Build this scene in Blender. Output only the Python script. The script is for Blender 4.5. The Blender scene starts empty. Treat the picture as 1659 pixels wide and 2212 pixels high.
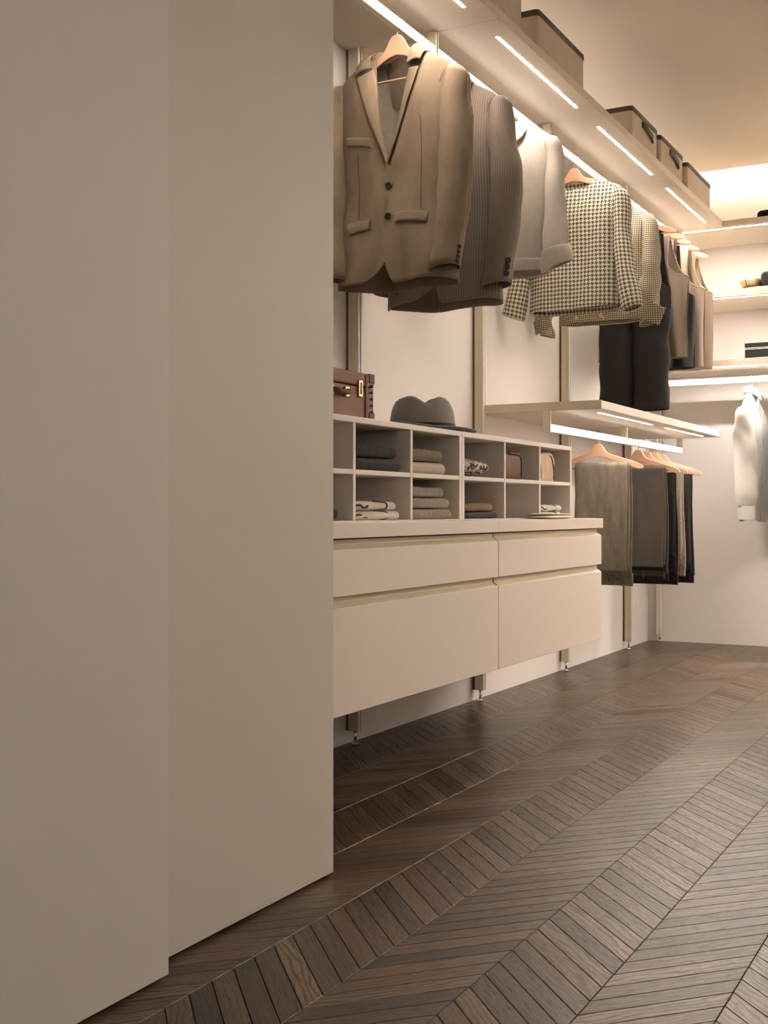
import bpy, bmesh, math, random
import numpy as np
from mathutils import Vector, Matrix

S = bpy.context.scene
COL = S.collection
PI = math.pi

# ------------------------------------------------------------------ camera
cam_d = bpy.data.cameras.new('camera'); cam = bpy.data.objects.new('camera', cam_d); COL.objects.link(cam)
cam_d.sensor_fit = 'VERTICAL'; cam_d.sensor_height = 36.0
cam_d.lens = 36.0 * 2558.0 / 2212.0
cam_d.shift_y = -3.0 / 2212.0
cam_d.clip_start = 0.05; cam_d.clip_end = 60
CAM = (1.95, 0.0, 0.76); YAW = math.radians(28.53)
cam.location = CAM; cam.rotation_euler = (PI / 2, 0, YAW)
S.camera = cam

# ------------------------------------------------------------------ world, big lights, exposure
w = bpy.data.worlds.new('world'); S.world = w; w.use_nodes = True
w.node_tree.nodes['Background'].inputs[0].default_value = (0.9, 0.92, 1.0, 1)
w.node_tree.nodes['Background'].inputs[1].default_value = 0.35
S.view_settings.view_transform = 'Standard'; S.view_settings.look = 'None'
S.view_settings.gamma = 1.0; S.view_settings.use_curve_mapping = False
S.view_settings.exposure = 0.08
S.cycles.max_bounces = 6; S.cycles.diffuse_bounces = 4; S.cycles.glossy_bounces = 2; S.cycles.transmission_bounces = 2
S.cycles.caustics_refractive = False; S.cycles.use_light_tree = False; S.cycles.sample_clamp_indirect = 40.0
LED_TOP = 410.0        # emission of the strips under the top shelves
LED_MID = 190.0        # under the trouser shelf
LED_BACK = 205.0       # under the shelves of the back wall
RAIL_E = 3.2          # lit hanging rails
COVE_E = 150.0         # ceiling cove strips
WARM = (1.0, 0.885, 0.76)
BACKC = (1.0, 0.95, 0.88)
UP_E = 2.2          # unseen strips added on top of the upper shelf to brighten the ceiling
FILL_RIGHT = 640.0     # fill light under the added shelf opposite, outside the picture
RAILC = (1.0, 0.93, 0.85)

def area_light(name, loc, rot, sx, sy, power, color):
    d = bpy.data.lights.new(name, 'AREA'); d.shape = 'RECTANGLE'; d.size = sx; d.size_y = sy
    d.energy = power; d.color = color
    o = bpy.data.objects.new(name, d); COL.objects.link(o); o.location = loc; o.rotation_euler = rot
    return o
# fill light added for the doors, standing outside an added window
area_light('added_window_light', (3.60, 0.2, 1.55), (0, PI / 2, 0), 1.5, 2.2, 17.0, (1.0, 0.90, 0.80))

# ------------------------------------------------------------------ node helpers and materials
class NT:
    def __init__(s, name):
        s.m = bpy.data.materials.new(name); s.m.use_nodes = True
        s.t = s.m.node_tree; s.b = s.t.nodes['Principled BSDF']
    def node(s, typ, **kw):
        n = s.t.nodes.new(typ)
        for k, v in kw.items(): setattr(n, k, v)
        return n
    def link(s, a, b): s.t.links.new(a, b)
    def put(s, sock, v):
        if hasattr(v, 'is_output'): s.link(v, sock)
        else: sock.default_value = v
    def math(s, op, a, b=0.0, c=0.0):
        n = s.node('ShaderNodeMath', operation=op)
        s.put(n.inputs[0], a); s.put(n.inputs[1], b); s.put(n.inputs[2], c)
        return n.outputs[0]
    def mix(s, f, a, b):
        n = s.node('ShaderNodeMix', data_type='RGBA')
        s.put(n.inputs['Factor'], f); s.put(n.inputs[6], a); s.put(n.inputs[7], b)
        return n.outputs[2]
    def coord(s, which='Object'):
        return s.node('ShaderNodeTexCoord').outputs[which]
    def mapping(s, vec, scale=(1, 1, 1), loc=(0, 0, 0)):
        n = s.node('ShaderNodeMapping'); s.link(vec, n.inputs['Vector'])
        s.put(n.inputs['Scale'], scale); s.put(n.inputs['Location'], loc)
        return n.outputs[0]
    def noise(s, vec, scale=5.0, detail=3.0, rough=0.5, dist=0.0):
        n = s.node('ShaderNodeTexNoise'); s.link(vec, n.inputs['Vector'])
        n.inputs['Scale'].default_value = scale; n.inputs['Detail'].default_value = detail
        n.inputs['Roughness'].default_value = rough; n.inputs['Distortion'].default_value = dist
        return n.outputs['Fac']
    def ramp(s, f, lo, hi):
        n = s.node('ShaderNodeMapRange'); s.put(n.inputs[0], f)
        n.inputs[1].default_value = lo; n.inputs[2].default_value = hi
        return n.outputs[0]
    def xy(s, vec):
        n = s.node('ShaderNodeSeparateXYZ'); s.link(vec, n.inputs[0])
        return n.outputs[0], n.outputs[1], n.outputs[2]
    def bump(s, h, strength=0.2, dist=0.002):
        n = s.node('ShaderNodeBump'); n.inputs['Strength'].default_value = strength
        n.inputs['Distance'].default_value = dist
        s.link(h, n.inputs['Height']); s.link(n.outputs[0], s.b.inputs['Normal'])
    def done(s, color, rough=0.5, metal=0.0, spec=0.5, sheen=0.0):
        s.put(s.b.inputs['Base Color'], color if hasattr(color, 'is_output') else tuple(color)[:3] + (1,))
        s.put(s.b.inputs['Roughness'], rough); s.b.inputs['Metallic'].default_value = metal
        s.b.inputs['Specular IOR Level'].default_value = spec
        if sheen:
            s.b.inputs['Sheen Weight'].default_value = sheen; s.b.inputs['Sheen Roughness'].default_value = 0.5
        return s.m

def c4(c): return (c[0], c[1], c[2], 1)

def plain(name, col, rough=0.5, metal=0.0, var=0.04, scale=6.0, bump=0.0, bscale=200.0, spec=0.5):
    n = NT(name); v = n.coord('Object')
    f = n.noise(v, scale, 3)
    c = n.mix(f, c4([x * (1 - var) for x in col]), c4([min(1, x * (1 + var)) for x in col]))
    if bump: n.bump(n.noise(v, bscale, 4), bump, 0.001)
    return n.done(c, rough, metal, spec)

def emit(name, col, e):
    n = NT(name); n.b.inputs['Base Color'].default_value = (0.8, 0.8, 0.8, 1)
    n.b.inputs['Emission Color'].default_value = c4(col); n.b.inputs['Emission Strength'].default_value = e
    n.m.cycles.emission_sampling = 'FRONT'
    return n.m

def fabric(name, col, col2=None, rough=0.85, weave=900.0, blot=7.0, sheen=0.06, bstr=0.25, bdist=0.0012):
    n = NT(name); uv = n.coord('UV')
    col2 = col2 or [x * 0.78 for x in col]
    f = n.noise(uv, blot, 5, 0.6)
    g = n.noise(uv, weave, 2, 0.5)
    f2 = n.noise(n.mapping(uv, (26, 5, 1)), 1.0, 4, 0.6)
    c = n.mix(n.ramp(n.math('ADD', n.math('MULTIPLY', f, 0.6), n.math('MULTIPLY', f2, 0.4)), 0.32, 0.68), c4(col2), c4(col))
    c = n.mix(n.math('MULTIPLY', g, 0.35), c, c4([x * 0.6 for x in col2]))
    n.bump(n.math('ADD', n.math('MULTIPLY', g, 0.6), n.noise(uv, 45, 4)), bstr, bdist)
    return n.done(c, rough, 0, 0.25, sheen)

def striped(name, base, line, period, width, soft=0.06):
    n = NT(name); uv = n.coord('UV'); u, v, _ = n.xy(uv)
    f = n.math('FRACT', n.math('DIVIDE', u, period))
    d = n.math('ABSOLUTE', n.math('SUBTRACT', f, 0.5))
    k = n.ramp(d, width * 0.5 + soft, width * 0.5)
    blot = n.noise(uv, 8, 4)
    c = n.mix(k, c4(base), c4(line)); c = n.mix(n.math('MULTIPLY', blot, 0.35), c, c4([x * 0.6 for x in base]))
    n.bump(n.math('ADD', n.noise(uv, 700, 2), n.math('MULTIPLY', k, 0.8)), 0.3, 0.001)
    return n.done(c, 0.85, 0, 0.25, 0.05)

def houndstooth(name, dark, light, P):
    n = NT(name); uv = n.coord('UV'); u, v, _ = n.xy(uv)
    wob = n.math('MULTIPLY', n.math('SUBTRACT', n.noise(uv, 160, 2), 0.5), P * 0.18)
    u = n.math('ADD', u, wob); v = n.math('ADD', v, wob)
    def half(x, p): return n.math('LESS_THAN', n.math('FRACT', n.math('DIVIDE', x, p)), 0.5)
    a = half(u, P); b = half(v, P); t = half(n.math('ADD', u, v), P * 0.5)
    f = n.math('ADD', n.math('MULTIPLY', t, a), n.math('MULTIPLY', n.math('SUBTRACT', 1.0, t), b))
    g = n.noise(uv, 700, 2)
    c = n.mix(f, c4(light), c4(dark)); c = n.mix(n.math('MULTIPLY', g, 0.22), c, c4([0.5 * (x + y) for x, y in zip(dark, light)]))
    n.bump(n.math('ADD', g, n.math('MULTIPLY', f, -0.5)), 0.5, 0.0015)
    return n.done(c, 0.92, 0, 0.2, 0.05)

def gingham(name, dark, mid, light, P):
    n = NT(name); uv = n.coord('UV'); u, v, _ = n.xy(uv)
    def half(x): return n.math('LESS_THAN', n.math('FRACT', n.math('DIVIDE', x, P)), 0.5)
    a = half(u); b = half(v); g = n.noise(uv, 900, 2)
    c = n.mix(a, c4(light), c4(mid)); c2 = n.mix(a, c4(mid), c4(dark)); c = n.mix(b, c, c2)
    c = n.mix(n.math('MULTIPLY', g, 0.3), c, c4(mid))
    n.bump(g, 0.4, 0.001)
    return n.done(c, 0.9, 0, 0.2, 0.05)

def windowpane(name, base, line, P, wd, blot=20):
    n = NT(name); uv = n.coord('UV'); u, v, _ = n.xy(uv)
    def ln(x, p): return n.math('LESS_THAN', n.math('FRACT', n.math('DIVIDE', x, p)), wd)
    f = n.math('MAXIMUM', ln(u, P), n.math('MULTIPLY', ln(v, P * 1.4), 0.7)); g = n.noise(uv, 500, 3)
    c = n.mix(f, c4(base), c4(line)); c = n.mix(n.math('MULTIPLY', n.noise(uv, blot, 3), 0.4), c, c4([x * 0.6 for x in base]))
    n.bump(n.math('SUBTRACT', g, n.math('MULTIPLY', f, 2.0)), 0.5, 0.002)
    return n.done(c, 0.95, 0, 0.2, 0.05)

def zebra(name):
    n = NT(name); uv = n.coord('Object')
    wv = n.node('ShaderNodeTexWave'); n.link(n.mapping(uv, (14, 30, 30)), wv.inputs['Vector'])
    wv.inputs['Scale'].default_value = 1.3; wv.inputs['Distortion'].default_value = 9.0
    wv.inputs['Detail'].default_value = 2.0; wv.inputs['Detail Scale'].default_value = 1.2
    f = n.ramp(wv.outputs['Fac'], 0.42, 0.52)
    c = n.mix(f, (0.05, 0.035, 0.03, 1), (0.55, 0.47, 0.40, 1))
    n.bump(n.noise(uv, 400, 3), 0.5, 0.002)
    return n.done(c, 0.9, 0, 0.2, 0.05)

def satin(name, col, col2):
    n = NT(name); uv = n.coord('UV')
    f = n.noise(n.mapping(uv, (9, 2.2, 1)), 1.5, 4)
    c = n.mix(f, c4(col2), c4(col))
    n.bump(n.math('ADD', n.noise(n.mapping(uv, (22, 7, 1)), 1.0, 4, 0.6), n.math('MULTIPLY', n.noise(uv, 900, 2), 0.05)), 0.35, 0.006)
    return n.done(c, 0.40, 0, 0.5, 0.0)

def corduroy(name, col, col2):
    n = NT(name); uv = n.coord('UV'); u, v, _ = n.xy(uv)
    rib = n.math('SINE', n.math('MULTIPLY', u, 2 * PI / 0.004))
    f = n.noise(n.mapping(uv, (30, 7, 1)), 1.0, 6, 0.7)
    fine = n.noise(n.mapping(uv, (420, 18, 1)), 1.0, 3)
    c = n.mix(n.ramp(f, 0.3, 0.7), c4(col2), c4(col)); c = n.mix(n.math('MULTIPLY', fine, 0.45), c, c4([x * 0.5 for x in col2]))
    n.bump(n.math('ADD', rib, n.math('MULTIPLY', fine, 2)), 0.3, 0.0012)
    return n.done(c, 0.9, 0, 0.2, 0.05)

def plank_material():
    n = NT('oiled_oak'); uv = n.coord('UV')
    info = n.node('ShaderNodeObjectInfo'); at = n.node('ShaderNodeAttribute'); at.attribute_name = 'tone'
    r = n.math('FRACT', n.math('ADD', info.outputs['Random'], n.math('MULTIPLY', at.outputs['Fac'], 7.31)))
    r2 = n.math('FRACT', n.math('MULTIPLY', r, 17.13))
    cmb = n.node('ShaderNodeCombineXYZ')
    n.link(n.math('MULTIPLY', r, 31.0), cmb.inputs[0]); n.link(n.math('MULTIPLY', r2, 23.0), cmb.inputs[1]); n.link(r, cmb.inputs[2])
    add = n.node('ShaderNodeVectorMath', operation='ADD'); n.link(uv, add.inputs[0]); n.link(cmb.outputs[0], add.inputs[1])
    p = add.outputs[0]
    warp = n.noise(n.mapping(p, (7, 22, 1)), 1.0, 3)
    # cathedral grain: bent bands across the plank
    u, v, _ = n.xy(p)
    band = n.math('SINE', n.math('ADD', n.math('MULTIPLY', v, 520.0), n.math('MULTIPLY', warp, 26.0)))
    band = n.ramp(band, -0.2, 1.0)
    pore = n.noise(n.mapping(p, (16, 650, 1)), 1.0, 4, 0.7)
    fine = n.noise(n.mapping(p, (45, 1500, 1)), 1.0, 2, 0.6)
    tone = n.mix(r, (0.026, 0.0145, 0.009, 1), (0.115, 0.068, 0.041, 1))
    tone = n.mix(n.math('MULTIPLY', n.math('GREATER_THAN', r2, 0.86), 0.55), tone, (0.20, 0.128, 0.080, 1))
    c = n.mix(n.math('MULTIPLY', band, n.math('ADD', 0.22, n.math('MULTIPLY', r2, 0.68))), tone, (0.016, 0.009, 0.006, 1))
    c = n.mix(n.math('MULTIPLY', n.ramp(pore, 0.5, 0.75), 0.5), c, (0.012, 0.007, 0.005, 1))
    c = n.mix(n.math('MULTIPLY', n.ramp(fine, 0.45, 0.8), 0.35), c, (0.14, 0.098, 0.066, 1))
    h = n.math('SUBTRACT', n.math('MULTIPLY', fine, 0.5), n.math('ADD', n.math('MULTIPLY', band, 0.35), n.math('MULTIPLY', pore, 1.2)))
    n.b.inputs['Specular Tint'].default_value = (1.0, 0.84, 0.68, 1)
    n.bump(h, 0.20, 0.0010)
    return n.done(c, n.math('ADD', 0.19, n.math('ADD', n.math('MULTIPLY', pore, 0.20), n.math('MULTIPLY', band, 0.12))), 0, 0.38)

M = {}
M['wall'] = plain('warm_white_wall', (0.76, 0.70, 0.655), 0.75, var=0.015, scale=2, bump=0.05, bscale=300)
M['wall2'] = plain('taupe_wall', (0.36, 0.315, 0.27), 0.7, var=0.02, scale=2)
M['ceiling'] = plain('ceiling_paint', (0.78, 0.70, 0.60), 0.85, var=0.01, scale=1)
M['door'] = plain('taupe_lacquer', (0.71, 0.655, 0.585), 0.55, var=0.012, scale=1.5, bump=0.02, bscale=500)
M['door_shaded'] = plain('shaded_taupe_lacquer', (0.66, 0.60, 0.52), 0.55, var=0.012, scale=1.5, bump=0.02, bscale=500)  # same lacquer as the first door, darkened and warmed for its different light
M['lac'] = plain('cream_lacquer', (0.80, 0.695, 0.60), 0.45, var=0.012, scale=3, bump=0.02, bscale=600)
M['cub'] = plain('pale_lacquer', (0.74, 0.665, 0.60), 0.5, var=0.012, scale=3)
M['shelf'] = plain('shelf_melamine', (0.82, 0.725, 0.61), 0.5, var=0.015, scale=3, bump=0.03, bscale=300)
M['gold'] = plain('champagne_aluminium', (0.60, 0.53, 0.375), 0.5, 0.15, var=0.03, scale=8, bump=0.03, bscale=900)
M['post'] = plain('champagne_post', (0.66, 0.585, 0.44), 0.42, 0.35, var=0.02, scale=4)
M['dark'] = plain('dark_gap', (0.03, 0.022, 0.018), 0.8)
M['gap_shade'] = plain('painted_gap_shade', (0.15, 0.105, 0.07), 0.6)  # brown that stands in for the shade behind the posts
M['chrome'] = plain('polished_steel', (0.80, 0.78, 0.74), 0.18, 1.0)
M['brass'] = plain('aged_brass', (0.72, 0.50, 0.20), 0.28, 1.0, var=0.1, scale=80)
M['wood'] = plain('beech', (0.56, 0.335, 0.215), 0.42, var=0.10, scale=14)
M['whitep'] = plain('white_profile', (0.82, 0.79, 0.73), 0.4)
M['led_top'] = emit('led_top', WARM, LED_TOP)
M['led_mid'] = emit('led_mid', WARM, LED_MID)
M['led_back'] = emit('led_back', BACKC, LED_BACK)
M['led_low'] = emit('led_low', BACKC, LED_BACK * 1.7)
M['fill_right'] = emit('fill_right', WARM, FILL_RIGHT)
M['rail'] = emit('rail_glow', RAILC, RAIL_E)
M['cove'] = emit('cove_strip', BACKC, COVE_E)
M['added_uplight'] = emit('added_uplight', WARM, UP_E)
M['oak'] = plank_material()
M['sub'] = plain('subfloor', (0.012, 0.009, 0.007), 0.9)
M['suede'] = fabric('taupe_suede', (0.265, 0.198, 0.130), (0.165, 0.118, 0.074), 0.85, 900, 6, 0.06, 0.3)
M['seam'] = fabric('dark_suede_seam', (0.10, 0.07, 0.045), None, 0.9)
M['lining'] = fabric('taupe_lining', (0.30, 0.245, 0.175), (0.25, 0.20, 0.145), 0.6, 400, 12, 0.1, 0.8, 0.004)
M['pin'] = striped('pinstripe_wool', (0.175, 0.136, 0.104), (0.265, 0.21, 0.165), 0.0078, 0.32)
M['felt'] = fabric('boiled_wool', (0.46, 0.41, 0.355), (0.40, 0.355, 0.305), 0.95, 350, 40, 0.08, 0.5, 0.002)
M['collarw'] = fabric('pale_wool', (0.68, 0.64, 0.58), (0.62, 0.58, 0.53), 0.9, 500, 30, 0.3)
M['hound'] = houndstooth('houndstooth_tweed', (0.040, 0.030, 0.018), (0.62, 0.56, 0.44), 0.0165)
M['check'] = gingham('shepherd_check', (0.030, 0.022, 0.014), (0.25, 0.20, 0.135), (0.70, 0.62, 0.47), 0.0088)
M['cuffin'] = fabric('grey_cotton', (0.25, 0.21, 0.19), None, 0.8)
M['denim'] = fabric('dark_denim', (0.024, 0.019, 0.018), (0.015, 0.012, 0.012), 0.8, 900, 10, 0.02, 0.5, 0.003)
M['satin1'] = satin('taupe_satin', (0.30, 0.235, 0.172), (0.19, 0.142, 0.10))
M['satin2'] = satin('rosy_beige_satin', (0.47, 0.38, 0.30), (0.36, 0.28, 0.215))
M['satin3'] = satin('tan_satin', (0.45, 0.335, 0.24), (0.34, 0.245, 0.17))
M['blacksatin'] = satin('black_satin', (0.016, 0.012, 0.010), (0.010, 0.008, 0.007))
M['cord'] = corduroy('grey_corduroy', (0.30, 0.26, 0.205), (0.145, 0.122, 0.095))
M['greywool'] = fabric('dark_grey_wool', (0.115, 0.095, 0.078), (0.09, 0.075, 0.06), 0.85)
M['blackwool'] = fabric('black_wool', (0.028, 0.023, 0.023), (0.02, 0.017, 0.017), 0.8)
M['tweedw'] = fabric('white_fleck_tweed', (0.60, 0.54, 0.46), (0.24, 0.18, 0.13), 0.9, 500, 130)
M['midnight'] = fabric('midnight_wool', (0.045, 0.037, 0.040), (0.03, 0.026, 0.029), 0.8)
M['shirt'] = fabric('white_poplin', (0.64, 0.615, 0.58), (0.60, 0.575, 0.545), 0.8, 900, 6, 0.1, 0.2, 0.004)
M['button'] = plain('dark_horn', (0.014, 0.010, 0.008), 0.5, spec=0.25)
M['woodbutton'] = plain('tan_button', (0.55, 0.36, 0.22), 0.4)
M['linen'] = fabric('grey_linen_box', (0.78, 0.665, 0.53), (0.66, 0.56, 0.44), 0.9, 260, 30, 0.1, 0.5, 0.0015)
M['rim'] = fabric('dark_rim', (0.125, 0.095, 0.072), (0.10, 0.075, 0.055), 0.7, 300, 20, 0.1)
M['hat'] = fabric('grey_felt', (0.25, 0.225, 0.195), (0.215, 0.19, 0.165), 0.9, 700, 20, 0.4)
M['hatband'] = fabric('black_ribbon', (0.018, 0.015, 0.014), None, 0.6)
M['leather'] = plain('brown_leather', (0.15, 0.045, 0.013), 0.5, var=0.3, scale=22, bump=0.3, bscale=260, spec=0.3)
M['leather2'] = plain('dark_brown_leather', (0.062, 0.018, 0.007), 0.5, var=0.3, scale=30, bump=0.3, bscale=260, spec=0.3)
M['pouch'] = plain('tan_brown_leather', (0.155, 0.070, 0.036), 0.6, var=0.2, scale=16, bump=0.3, bscale=220, spec=0.2)
M['bag'] = plain('beige_leather', (0.60, 0.44, 0.30), 0.6, var=0.12, scale=18, bump=0.3, bscale=180)
M['pane'] = windowpane('charcoal_windowpane', (0.042, 0.038, 0.036), (0.10, 0.09, 0.08), 0.042, 0.06)
M['quiltg'] = windowpane('grey_quilt', (0.20, 0.165, 0.12), (0.09, 0.07, 0.05), 0.036, 0.05)
M['quiltc'] = windowpane('cream_quilt', (0.56, 0.47, 0.36), (0.40, 0.32, 0.24), 0.042, 0.05)
M['knit'] = fabric('oatmeal_knit', (0.30, 0.245, 0.185), (0.22, 0.175, 0.13), 0.95, 160, 60, 0.3, 1.0, 0.004)
M['towel'] = fabric('ivory_cotton', (0.66, 0.60, 0.52), (0.60, 0.54, 0.46), 0.9, 500, 20)
M['piping'] = plain('black_piping', (0.015, 0.014, 0.015), 0.6)
M['brownc'] = fabric('brown_cotton', (0.20, 0.125, 0.065), (0.15, 0.09, 0.045), 0.85)
M['blackc'] = fabric('black_cotton', (0.025, 0.024, 0.028), None, 0.8)
M['zebra'] = zebra('zebra_knit')
M['tray'] = plain('sand_ceramic', (0.60, 0.505, 0.39), 0.5, var=0.03)
M['straw'] = striped('straw_rib', (0.62, 0.48, 0.30), (0.42, 0.31, 0.18), 0.008, 0.35)
M['camel'] = fabric('camel_cotton', (0.52, 0.40, 0.26), None, 0.9)
M['boxblack'] = plain('black_card', (0.012, 0.010, 0.009), 0.6, spec=0.15)
M['greyknit'] = fabric('grey_knit', (0.035, 0.030, 0.024), (0.020, 0.017, 0.013), 0.95, 140, 90, 0.02, 1.0, 0.004)
M['glass'] = plain('added_window_glass', (0.9, 0.95, 1.0), 0.05); M['glass'].node_tree.nodes['Principled BSDF'].inputs['Transmission Weight'].default_value = 1.0
M['frame'] = plain('added_window_frame_paint', (0.8, 0.78, 0.75), 0.5)

# ------------------------------------------------------------------ object helpers
def tag(o, label=None, cat=None, group=None, kind=None):
    if label: o['label'] = label
    if cat: o['category'] = cat
    if group: o['group'] = group
    if kind: o['kind'] = kind
    return o

def thing(name, label, cat, loc=(0, 0, 0), rotz=0.0, group=None):
    o = bpy.data.objects.new(name, None); COL.objects.link(o)
    o.empty_display_size = 0.05; o.location = loc; o.rotation_euler = (0, 0, rotz)
    return tag(o, label, cat, group)

def root_of(o):
    while o.parent: o = o.parent
    return o

def link(name, me, mat, parent=None, absolute=True, smooth=False):
    """link a mesh; absolute=True: vertices are world coordinates, shifted to the (unrotated) root's origin"""
    if mat is not None and not me.materials: me.materials.append(mat)
    if smooth:
        me.polygons.foreach_set('use_smooth', [True] * len(me.polygons))
    o = bpy.data.objects.new(name, me); COL.objects.link(o)
    if parent is not None:
        o.parent = parent
        if absolute: me.transform(Matrix.Translation(-root_of(parent).location))
    return o

def bm_box(bm, x0, x1, y0, y1, z0, z1, bev=0.0, seg=1):
    vs = [bm.verts.new(p) for p in ((x0, y0, z0), (x1, y0, z0), (x1, y1, z0), (x0, y1, z0), (x0, y0, z1), (x1, y0, z1), (x1, y1, z1), (x0, y1, z1))]
    fs = [bm.faces.new([vs[i] for i in q]) for q in ((0, 3, 2, 1), (4, 5, 6, 7), (0, 1, 5, 4), (1, 2, 6, 5), (2, 3, 7, 6), (3, 0, 4, 7))]
    if bev:
        es = list({e for f in fs for e in f.edges})
        bmesh.ops.bevel(bm, geom=es, offset=bev, segments=seg, affect='EDGES', profile=0.7)

def finish(bm, name):
    me = bpy.data.meshes.new(name); bm.normal_update(); bm.to_mesh(me); bm.free(); return me

def box(name, x0, x1, y0, y1, z0, z1, mat, parent=None, bev=0.0012, seg=1, absolute=True):
    bm = bmesh.new(); bm_box(bm, x0, x1, y0, y1, z0, z1, bev, seg)
    return link(name, finish(bm, name), mat, parent, absolute)

def struct(o): o['kind'] = 'structure'; return o

def uv_set(me, uvs):
    lay = me.uv_layers.new(name='UVMap'); li = np.empty(len(me.loops), dtype=np.int32)
    me.loops.foreach_get('vertex_index', li)
    lay.data.foreach_set('uv', np.asarray(uvs, dtype=np.float32)[li].ravel())

def surf(name, P, mat, parent, uv=None, thick=0.0, absolute=False, flip=False):
    """quad grid from an (nv,nu,3) array"""
    P = np.asarray(P, dtype=float); nv, nu = P.shape[:2]
    idx = np.arange(nv * nu).reshape(nv, nu)
    q = np.stack([idx[:-1, :-1], idx[:-1, 1:], idx[1:, 1:], idx[1:, :-1]], -1).reshape(-1, 4)
    if flip: q = q[:, ::-1]
    me = bpy.data.meshes.new(name); me.from_pydata(P.reshape(-1, 3).tolist(), [], q.tolist())
    if uv is None: uv = P[:, :, [0, 2]]
    uv_set(me, np.asarray(uv).reshape(-1, 2))
    o = link(name, me, mat, parent, absolute, True)
    if thick:
        m = o.modifiers.new('thickness', 'SOLIDIFY'); m.thickness = thick; m.offset = 0.0
    return o

def tube(name, pts, r, mat, parent, n=8, absolute=False, caps=True):
    """round tube along a list of points; r number or list"""
    pts = [Vector(p) for p in pts]; k = len(pts)
    rs = r if hasattr(r, '__len__') else [r] * k
    V = []; F = []; up = Vector((0.13, 0.29, 0.95)).normalized()
    a = None
    for i, p in enumerate(pts):
        t = (pts[min(i + 1, k - 1)] - pts[max(i - 1, 0)]).normalized()
        a = (up if a is None else a) - t * (up if a is None else a).dot(t)
        if a.length < 1e-4: a = t.orthogonal()
        a = a.normalized(); b = t.cross(a)
        for j in range(n):
            an = 2 * PI * j / n
            V.append(p + (a * math.cos(an) + b * math.sin(an)) * rs[i])
    for i in range(k - 1):
        for j in range(n):
            F.append((i * n + j, i * n + (j + 1) % n, (i + 1) * n + (j + 1) % n, (i + 1) * n + j))
    if caps: F.append(tuple(range(n))[::-1]); F.append(tuple((k - 1) * n + j for j in range(n)))
    me = bpy.data.meshes.new(name); me.from_pydata([tuple(v) for v in V], [], F)
    return link(name, me, mat, parent, absolute, True)

def lathe(name, prof, mat, parent, n=32, center=(0, 0, 0), absolute=False, axis='z', cap=True):
    V = []; F = []; k = len(prof)
    for (r, h) in prof:
        for j in range(n):
            a = 2 * PI * j / n
            p = (r * math.cos(a), r * math.sin(a), h)
            if axis == 'y': p = (p[0], p[2], p[1])
            if axis == 'x': p = (p[2], p[0], p[1])
            V.append((p[0] + center[0], p[1] + center[1], p[2] + center[2]))
    for i in range(k - 1):
        for j in range(n):
            F.append((i * n + j, i * n + (j + 1) % n, (i + 1) * n + (j + 1) % n, (i + 1) * n + j))
    if cap: F.append(tuple(range(n))[::-1]); F.append(tuple((k - 1) * n + j for j in range(n)))
    me = bpy.data.meshes.new(name); me.from_pydata(V, [], F)
    bm = bmesh.new(); bm.from_mesh(me); bmesh.ops.recalc_face_normals(bm, faces=bm.faces); bm.to_mesh(me); bm.free()
    return link(name, me, mat, parent, absolute, True)

def cub(pts):
    """smooth curve through (t, value) points"""
    pts = sorted(pts); t = np.array([p[0] for p in pts], float); y = np.array([p[1] for p in pts], float)
    d = np.diff(y) / np.diff(t); m = np.empty_like(y); m[0] = d[0]; m[-1] = d[-1]
    for i in range(1, len(y) - 1):
        m[i] = 0.0 if d[i - 1] * d[i] <= 0 else 2 * d[i - 1] * d[i] / (d[i - 1] + d[i])
    def f(x):
        x = np.clip(np.asarray(x, float), t[0], t[-1]); i = np.clip(np.searchsorted(t, x) - 1, 0, len(t) - 2)
        h = t[i + 1] - t[i]; s = (x - t[i]) / h
        return ((2 * s**3 - 3 * s**2 + 1) * y[i] + (s**3 - 2 * s**2 + s) * h * m[i] + (-2 * s**3 + 3 * s**2) * y[i + 1] + (s**3 - s**2) * h * m[i + 1])
    return f

def path(pts, n):
    """smooth resample of points (any dimension)"""
    p = np.array(pts, float); s = np.concatenate([[0], np.cumsum(np.linalg.norm(np.diff(p, axis=0), axis=1))])
    q = np.linspace(0, s[-1], n)
    return np.stack([cub(list(zip(s, p[:, k])))(q) for k in range(p.shape[1])], 1)

class Wr:
    """smooth random folds"""
    def __init__(s, seed, amp, fx=(10, 40), fz=(2, 9), n=6):
        r = np.random.RandomState(seed)
        s.k = [(r.uniform(*fx) * r.choice([-1, 1]), r.uniform(*fz) * r.choice([-1, 1]), r.uniform(0, 6.28), r.uniform(0.4, 1)) for _ in range(n)]
        s.amp = amp / math.sqrt(n) * 1.4
    def __call__(s, x, z):
        return s.amp * sum(a * np.sin(kx * x + kz * z + ph) for kx, kz, ph, a in s.k)

def copy_tree(o, parent=None):
    c = o.copy(); COL.objects.link(c); c.parent = parent
    for ch in list(o.children): copy_tree(ch, c)
    return c

# ================================================================== THE ROOM
YB = 6.84           # back wall
XR = 3.40           # right wall
YR = -1.60          # wall behind the camera
ZC = 2.66           # ceiling underside
struct(tag(box('wall_left', -0.12, 0.0, YR - 0.12, YB + 0.12, 0.0005, 2.86, M['wall'], None, 0), 'warm white wall behind the open wardrobe'))
struct(tag(box('wall_back', 0.0, XR + 0.12, YB, YB + 0.12, 0.0005, 2.86, M['wall'], None, 0), 'warm white wall at the far end'))
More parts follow.
